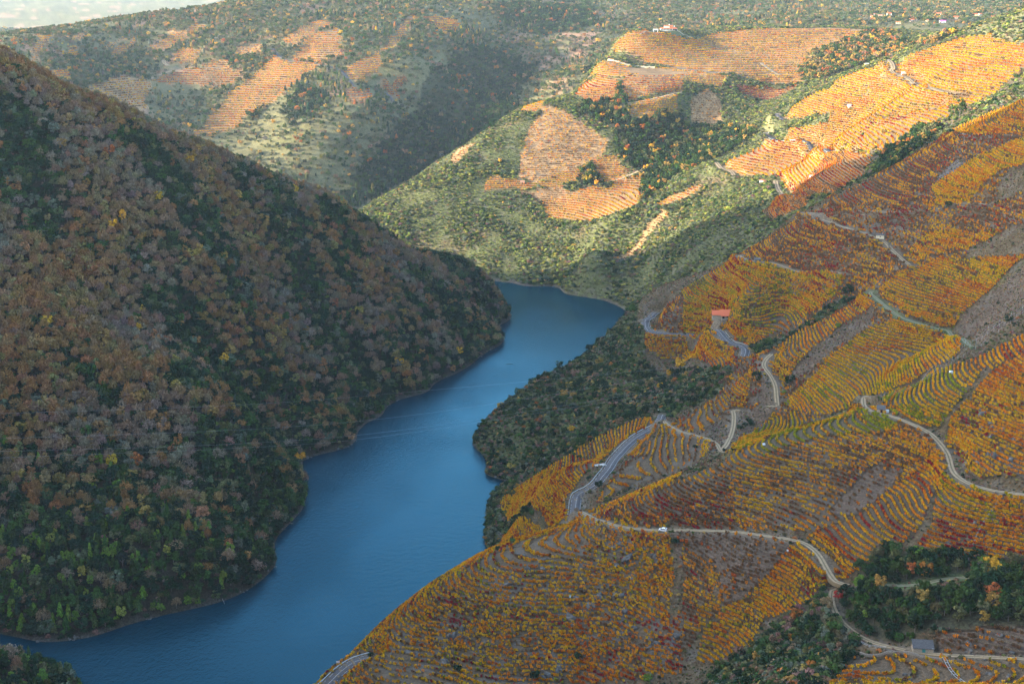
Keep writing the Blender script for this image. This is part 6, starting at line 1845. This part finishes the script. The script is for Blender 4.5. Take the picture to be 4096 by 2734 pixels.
guard(rl[1][3][4:-6], 3.7, 'long steel guard rail beside the straight road above the riverside plot')
guard(rl[2][3][-26:], -3.7, 'steel guard rail round the lay-by at the road bend')
guard(rl[2][3][4:20], -3.7, 'steel guard rail along the short road stretch under the farmhouse rows')
guard(rl[3][3][20:], 3.7, 'pale guard rail on the sunlit hairpin')
guard(rl[3][3][2:18], 3.7, 'guard rail along the road across the sunlit slope')

# road signs
for k, dx, dy, w_, h_, lab in (('sign_a', -.5, 1.0, .9, .9, 'small white road sign on a post at the lay-by bend'), ('sign_c', .0, .8, .7, .7, 'white road sign on the hidden curve above the riverside plot')):
    x, y, z = SPOTS[k]
    e = empty('road_sign', (x + dx, y + dy, G(x + dx, y + dy)))
    tag(e, lab, 'sign')
    MB().tube([(0, 0, -.6), (0, 0, 2.4)], .05, 6).build('post', M['steel'], e)
    MB().box(-w_ / 2, w_ / 2, -.09, -.05, 1.6, 1.6 + h_).build('sign_face', M['sign'], e)
q = rl[0][3]
i = min(len(q) - 2, int(len(q) * .62))
for d_, lab in ((0, 'white bend marker nearer the viewer on the lowest road bend'), (1, 'white bend marker behind its twin on the lowest road bend')):
    p = q[i + d_ * 0]
    x, y = p[0] - 5.2 - d_ * .9, p[1] + 2.2 + d_ * .4
    e = empty('bend_marker', (x, y, G(x, y)))
    tag(e, lab, 'sign')
    MB().tube([(0, 0, -1.5), (0, 0, 2.2)], .05, 6).build('post', M['steel'], e)
    MB().box(-.35, .35, -.09, -.05, 1.5, 2.4).build('sign_face', M['sign'], e)
    MB().box(-.10, .10, -.10, -.091, 1.55, 2.35).build('chevron', M['red'], e)

# lay-by floor, roadside platform, walls
def slab(name, k, sx, sy, rz, m, lab, cat, th=.25, depth=2.5):
    x, y, z = SPOTS[k]
    e = empty(name, (x, y, G(x, y) + .1), rz)
    tag(e, lab, cat)
    MB().box(-sx / 2, sx / 2, -sy / 2, sy / 2, -.02, th).build('deck', M[m], e)
    MB().box(-sx / 2 + .15, sx / 2 - .15, -sy / 2 + .15, sy / 2 - .15, -depth, -.02).build('footing', M[m], e)
slab('roadside_platform', 'concrete0', 7, 3.2, R(20), 'conc', 'pale concrete platform jutting from the straight road', 'platform')
slab('layby', 'sign_a', 6, 9, R(-15), 'tan_wall', 'sandy lay-by floor outside the road bend', 'lay-by', .12)

def wall_line(name, pts, h_, th, m, lab, cat='wall', sink=1.0):
    q = resample(np.array(pts), 2.2)
    z = gz(q[:, 0], q[:, 1])
    t = np.gradient(q, axis=0)
    t /= np.linalg.norm(t, axis=1, keepdims=True) + 1e-9
    nn = np.c_[-t[:, 1], t[:, 0]]
    o = np.array([q[0, 0], q[0, 1], z[0]])
    b = MB()
    rs = np.random.default_rng(int(abs(q[0, 0]) * 10))
    for i in range(len(q)):
        hh = h_ * rs.uniform(.75, 1.15)
        for s, zz in ((-1, -sink), (1, -sink), (.8, hh), (-.8, hh)):
            b.v.append((q[i, 0] + nn[i, 0] * s * th / 2 - o[0], q[i, 1] + nn[i, 1] * s * th / 2 - o[1], z[i] + zz - o[2]))
    for i in range(len(q) - 1):
        for j in range(4):
            b.f.append((i * 4 + j, i * 4 + (j + 1) % 4, (i + 1) * 4 + (j + 1) % 4, (i + 1) * 4 + j))
    b.f += [(3, 2, 1, 0), tuple(len(b.v) - 4 + j for j in range(4))]
    ob = b.build(name, M[m], loc=tuple(o))
    return tag(ob, lab, cat)
WL = ['dark stone wall along the lower edge of the glowing orange plot', 'dark strip wall down the shadow-edge vineyard', 'stepped stone wall climbing through the farmhouse rows', 'rough wall splitting the red and gold plot', 'wall line through the big yellow bowl', 'wall line through the gold plot above the grass track',
      'dark wall at the wood edge of the sunny plateau', 'short dark wall high on the sunny plateau', 'dark wall beside the hilltop house vines', 'wall above the upper lit orange block', 'tall stone retaining wall holding up the lower track']
for (nm, p), lab in zip(WALLS, WL):
    far = p[0][1] > 1300
    if nm == 'retaining_wall':
        pp = [(a + .5, b - 2.4) for a, b in p]
        wall_line(nm, pp, .9, .9, 'stone', lab, 'wall', 3.5)
    else: wall_line(nm, p, .7, .7, 'stone', lab)
wall_line('road_wall', [SPOTS['wall_a0'][:2], ((SPOTS['wall_a0'][0] + SPOTS['wall_a1'][0]) / 2, (SPOTS['wall_a0'][1] + SPOTS['wall_a1'][1]) / 2 - 2), SPOTS['wall_a1'][:2]], 3.2, 1.6, 'tan_wall', 'long sandy retaining wall under the plateau road', 'wall', 3)
wall_line('terrace_parapet', [SPOTS['terrace_wall0'][:2], (SPOTS['restaurant'][0] - 2, SPOTS['restaurant'][1] - 11), (SPOTS['restaurant'][0] + 40, SPOTS['restaurant'][1] - 2)], 1.5, .8, 'tan_wall', 'sandy parapet along the terrace in front of the hilltop house', 'wall')

# row of bare steel posts on the crest above the big yellow bowl
pa = FIELDS[[f[0] for f in FIELDS].index('fence_rows')][4]
pm = MB().box(-.05, .05, -.05, .05, -.5, 1.9).mesh('post', M['steel'])
a0, a1 = np.array(SPOTS['tank_b'][:2]) + np.array([-22, 6]), np.array([300., 752.])
ends = fromto = None
for r_ in range(5):
    s = a0 + np.array([-2.0, 2.6]) * r_
    d_ = a1 - a0
    e = empty('trellis', (s[0], s[1], G(*s)))
    tag(e, ['nearest', 'second', 'third', 'fourth', 'farthest'][r_] + ' bare steel trellis row on the crest above the big yellow bowl', 'trellis', 'steel trellis rows')
    top = []
    for k in range(15):
        p = s + d_ * (k / 14)
        loc = Vector((p[0] - s[0], p[1] - s[1], G(*p) - G(*s)))
        link('post', pm, e).location = loc
        top.append(loc + Vector((0, 0, 1.5)))
    MB().tube(top, .025, 4).build('wire', M['steel'], e)

# ------------------------------------------------------------------ cables over the river
for k, (c_, lab) in enumerate(zip(CABLES, ('topmost thin power cable sagging across the river', 'second power cable from the top across the river', 'third power cable from the top across the river', 'lowest thin power cable across the river'))):
    q = resample(np.array(c_), 12.0)
    b = MB().tube([tuple(p) for p in q], .032, 5)
    tag(b.build('power_cable', M['cable']), lab, 'cable')

# floating log and dead trunk at the shore
x, y, _ = SPOTS['log']
b = MB().tube([(-3.2, -.4, .05), (-1, 0, .12), (1.2, .3, .15), (3.4, .9, .1)], [.10, .2, .22, .08], 8)
tag(b.build('floating_log', M['bark'], loc=(x, y, 0)), 'thin dark log floating in mid river near the bend', 'log')
x, y, _ = SPOTS['snag']
x, y = x - 3.0, y + 5.5
b = MB().tube([(-.8, 1.5, 2.0), (.2, 0, .9), (1.2, -1.6, .05)], [.15, .11, .05], 7)
b.tube([(.2, 0, .9), (.9, .3, 1.3)], [.09, .03], 5)
tag(b.build('dead_trunk', M['dead_wood'], loc=(x, y, 0)), 'bleached dead trunk leaning from the wooded shore into the water', 'dead tree')

# leafless pale trees that stand out
def bare_tree(x, y, h_, seed, lab):
    rs = np.random.default_rng(seed)
    e = empty('leafless_tree', (x, y, G(x, y) - .2))
    tag(e, lab, 'tree')
    b = MB().tube([(0, 0, 0), (.1, 0, h_ * .3), (0, .1, h_ * .55)], [.22, .17, .11], 7)
    b.build('trunk', M['dead_wood'], e)
    b = MB()
    for k in range(16):
        a = rs.uniform(0, 6.28)
        z0 = h_ * rs.uniform(.28, .55)
        L_ = h_ * rs.uniform(.3, .5)
        p1 = Vector((math.cos(a) * L_ * .45, math.sin(a) * L_ * .45, z0 + L_ * .5))
        p2 = p1 + Vector((math.cos(a) * L_ * .2, math.sin(a) * L_ * .2, L_ * .5))
        b.tube([(0, 0, z0), p1, p2], [.09, .06, .02], 4)
        for _ in range(3):
            a2 = a + rs.uniform(-1, 1)
            b.tube([p1, p1 + Vector((math.cos(a2) * L_ * .3, math.sin(a2) * L_ * .3, L_ * .3))], [.04, .012], 4)
    b.build('branch_crown', M['dead_wood'], e)
for (u_, x, y, h_, lab) in ((0, -98, 985, 9, 'pale leafless tree at the wooded waterline under the cables'), (1, 39, 716, 5, 'thin leafless tree at the end of the straight road'), (2, 196, 556, 6, 'grey leafless tree inside the grove at the track bend')):
    bare_tree(x, y, h_, 40 + u_, lab)

# ------------------------------------------------------------------ the person
x, y, _ = SPOTS['person']
e = empty('person', (x, y, G(x, y)), R(30))
tag(e, 'person in a blue jacket bending beside an orange vine below the fan of rows', 'person')
def skin_body(name, joints, bones, mat_, parent):
    me = bpy.data.meshes.new(name)
    ks = list(joints)
    me.from_pydata([joints[k][0] for k in ks], [(ks.index(a), ks.index(b)) for a, b in bones], [])
    me.materials.append(mat_)
    o = link(name, me, parent)
    sk = o.modifiers.new('skin', 'SKIN')
    for v, k in zip(me.skin_vertices[0].data, ks):
        r_ = joints[k][1]
        v.radius = (r_, r_)
        v.use_root = (k == ks[0])
    o.modifiers.new('sub', 'SUBSURF').levels = 1
    return o
J = {'pelvis': ((0, 0, .92), .14), 'belly': ((0, -.05, 1.08), .135), 'chest': ((0, -.16, 1.30), .16), 'neck': ((0, -.25, 1.46), .06), 'head': ((0, -.31, 1.58), .10), 'crown': ((0, -.33, 1.69), .085),
     'hipl': ((.10, 0, .86), .10), 'kneel': ((.13, -.10, .48), .07), 'anklel': ((.13, .02, .09), .045), 'toel': ((.14, -.15, .04), .04),
     'hipr': ((-.10, 0, .86), .10), 'kneer': ((-.13, -.04, .48), .07), 'ankler': ((-.14, .10, .09), .045), 'toer': ((-.15, -.07, .04), .04),
     'shl': ((.20, -.18, 1.36), .065), 'ell': ((.26, -.36, 1.14), .048), 'wrl': ((.18, -.56, 1.04), .032), 'hal': ((.16, -.64, 1.02), .035),
     'shr': ((-.20, -.18, 1.36), .065), 'elr': ((-.27, -.34, 1.14), .048), 'wrr': ((-.16, -.54, 1.00), .032), 'har': ((-.14, -.62, .98), .035)}
BN = [('pelvis', 'belly'), ('belly', 'chest'), ('chest', 'neck'), ('neck', 'head'), ('head', 'crown'), ('pelvis', 'hipl'), ('hipl', 'kneel'), ('kneel', 'anklel'), ('anklel', 'toel'), ('pelvis', 'hipr'), ('hipr', 'kneer'), ('kneer', 'ankler'), ('ankler', 'toer'),
      ('chest', 'shl'), ('shl', 'ell'), ('ell', 'wrl'), ('wrl', 'hal'), ('chest', 'shr'), ('shr', 'elr'), ('elr', 'wrr'), ('wrr', 'har')]
skin_body('body', J, BN, M['skin'], e)
K = {k: (J[k][0], J[k][1] + .03) for k in ('pelvis', 'belly', 'chest', 'shl', 'ell', 'wrl', 'shr', 'elr', 'wrr')}
skin_body('jacket', K, [b for b in BN if b[0] in K and b[1] in K], M['jacket'], e)
K = {k: (J[k][0], J[k][1] + .022) for k in ('pelvis', 'hipl', 'kneel', 'anklel', 'hipr', 'kneer', 'ankler')}
skin_body('trousers', K, [b for b in BN if b[0] in K and b[1] in K], M['trouser'], e)
K = {'a': ((0, -.30, 1.66), .105), 'b': ((0, -.27, 1.70), .09)}
skin_body('hair', K, [('a', 'b')], M['hair'], e)

# ------------------------------------------------------------------ rock outcrops
def rock_mesh(seed):
    rs = np.random.default_rng(seed)
    bm = bmesh.new()
    for _ in range(int(rs.integers(2, 5))):
        r = bmesh.ops.create_icosphere(bm, subdivisions=2, radius=.5)
        c = Vector((rs.uniform(-.35, .35), rs.uniform(-.25, .25), rs.uniform(-.1, .25)))
        tl = Euler((rs.uniform(-.5, .5), rs.uniform(-.4, .4), rs.uniform(0, 3))).to_matrix()
        sc = Vector((rs.uniform(.5, 1.1), rs.uniform(.35, .7), rs.uniform(.5, 1.2)))
        for v in r['verts']:
            p = v.co.copy()
            for _k in range(4):
                n = Vector(rs.normal(size=3)).normalized() if _k < 0 else None
            v.co = tl @ Vector((p.x * sc.x, p.y * sc.y, p.z * sc.z)) + c
    pl = [Vector(rs.normal(size=3)).normalized() for _ in range(7)]
    for n in pl:
        d = rs.uniform(.28, .5)
        for v in bm.verts:
            k = v.co.dot(n) - d
            if k > 0: v.co -= n * k * .9
    for v in bm.verts: v.co += Vector(rs.normal(size=3)) * .025
    me = bpy.data.meshes.new('rock')
    bm.to_mesh(me)
    bm.free()
    me.materials.append(M['rock'])
    return me
RM = [rock_mesh(900 + k) for k in range(9)]
RK = []
def rocks_in(poly, n, s0, s1, thr, words):
    p = np.array(poly)
    k = 0
    tries = 0
    while k < n and tries < n * 60:
        tries += 1
        x = rng.uniform(p[:, 0].min(), p[:, 0].max())
        y = rng.uniform(p[:, 1].min(), p[:, 1].max())
        if not inside(np.array([x]), np.array([y]), poly)[0]: continue
        if float(fbm(np.array([x]), np.array([y]), 38, 3, 777)[0]) < thr: continue
        if near_road(np.array([x]), np.array([y]), 1.0)[0]: continue
        if not visible(np.array([x]), np.array([y]), np.array([G(x, y) + 1.0]))[0]: continue
        RK.append((x, y, s0 + (s1 - s0) * rng.uniform(0, 1) ** 2, words))
        k += 1
fld = {f[0]: f[4] for f in FIELDS}
rocks_in(fld['ridge_rocks'], 110, 1.6, 5.2, .05, 'on the rocky vineyard ridge below the van')
rocks_in(fld['ridge_foot'], 22, 1.6, 4.5, -.1, 'at the rocky foot of the ridge')
rocks_in(fld['rocky_gold'], 26, 1.5, 4.0, 0, 'in the gold rows above the track curve')
rocks_in(fld['rocky_gold_foot'], 10, 2, 5, -.5, 'on the outcrop inside the track curve')
rocks_in(fld['slope_above_van'], 26, 1.3, 3.2, .05, 'on the slope above the van track')
rocks_in(fld['hut_side'], 8, 1.5, 3.5, -.5, 'beside the slate-roofed hut')
rocks_in(fld['hut_terrace'], 10, 1.5, 3.5, -.5, 'on the terraces under the slate-roofed hut')
rocks_in(fld['high_red'], 14, 1.5, 4, -.2, 'high on the red slope')
rocks_in(fld['red_gold_rows'], 8, 1.5, 3.5, -.2, 'in the red and gold plot')
# boulders at the water's edge
xs_ = rng.uniform(-330, 130, 60000)
ys_ = rng.uniform(650, 1800, 60000)
hs_ = gz(xs_, ys_)
ok_ = np.where((np.abs(hs_ - .1) < .7) & (np.abs(xs_) < .36 * ys_ + 5))[0]
vis_ = visible(xs_[ok_], ys_[ok_], hs_[ok_] + 1.0)
for i in ok_[vis_][:130]:
    side = 'at the wooded water edge' if left_side(xs_[i:i + 1], ys_[i:i + 1])[0] > .2 or xs_[i] < -140 else 'at the water edge of the scrubby bank'
    RK.append((xs_[i], ys_[i], rng.uniform(.8, 3.0), side + (' near the bend' if ys_[i] > 1200 else ' beside the narrows' if ys_[i] > 900 else ' opposite the road')))
for k, (x, y, s, wd) in enumerate(RK):
    o = link('rock_outcrop', RM[k % 9])
    a, b = grad(np.array([x]), np.array([y]))
    o.location = (x, y, G(x, y) + s * .05)
    o.rotation_euler = (rng.uniform(-.2, .2), rng.uniform(-.2, .2), rng.uniform(0, 6.28))
    o.scale = (s, s * rng.uniform(.6, 1), s * rng.uniform(.6, 1.1))
    sz = 'large jagged' if s > 3.4 else 'mid-sized' if s > 2.2 else 'small'
    lab = f'{sz} grey rock outcrop {wd}'
    tag(o, lab, 'rock', lab)


# ------------------------------------------------------------------ haze
hz = MB().box(-7000, 7000, -60, 15500, -60, 660).build('haze', None or M['dark'])
hm = bpy.data.materials.new('valley_haze')
hm.use_nodes = True
nt = hm.node_tree
nt.nodes.clear()
out = nt.nodes.new('ShaderNodeOutputMaterial')
pvn = nt.nodes.new('ShaderNodeVolumePrincipled')
pvn.inputs['Color'].default_value = (0.58, 0.74, 0.92, 1)
pvn.inputs['Density'].default_value = 0.22e-4
pvn.inputs['Anisotropy'].default_value = 0.2
nt.links.new(pvn.outputs[0], out.inputs['Volume'])
hz.data.materials.clear()
hz.data.materials.append(hm)
hz.display_type = 'WIRE'
tag(hz, 'pale valley haze', 'haze', kind='stuff')
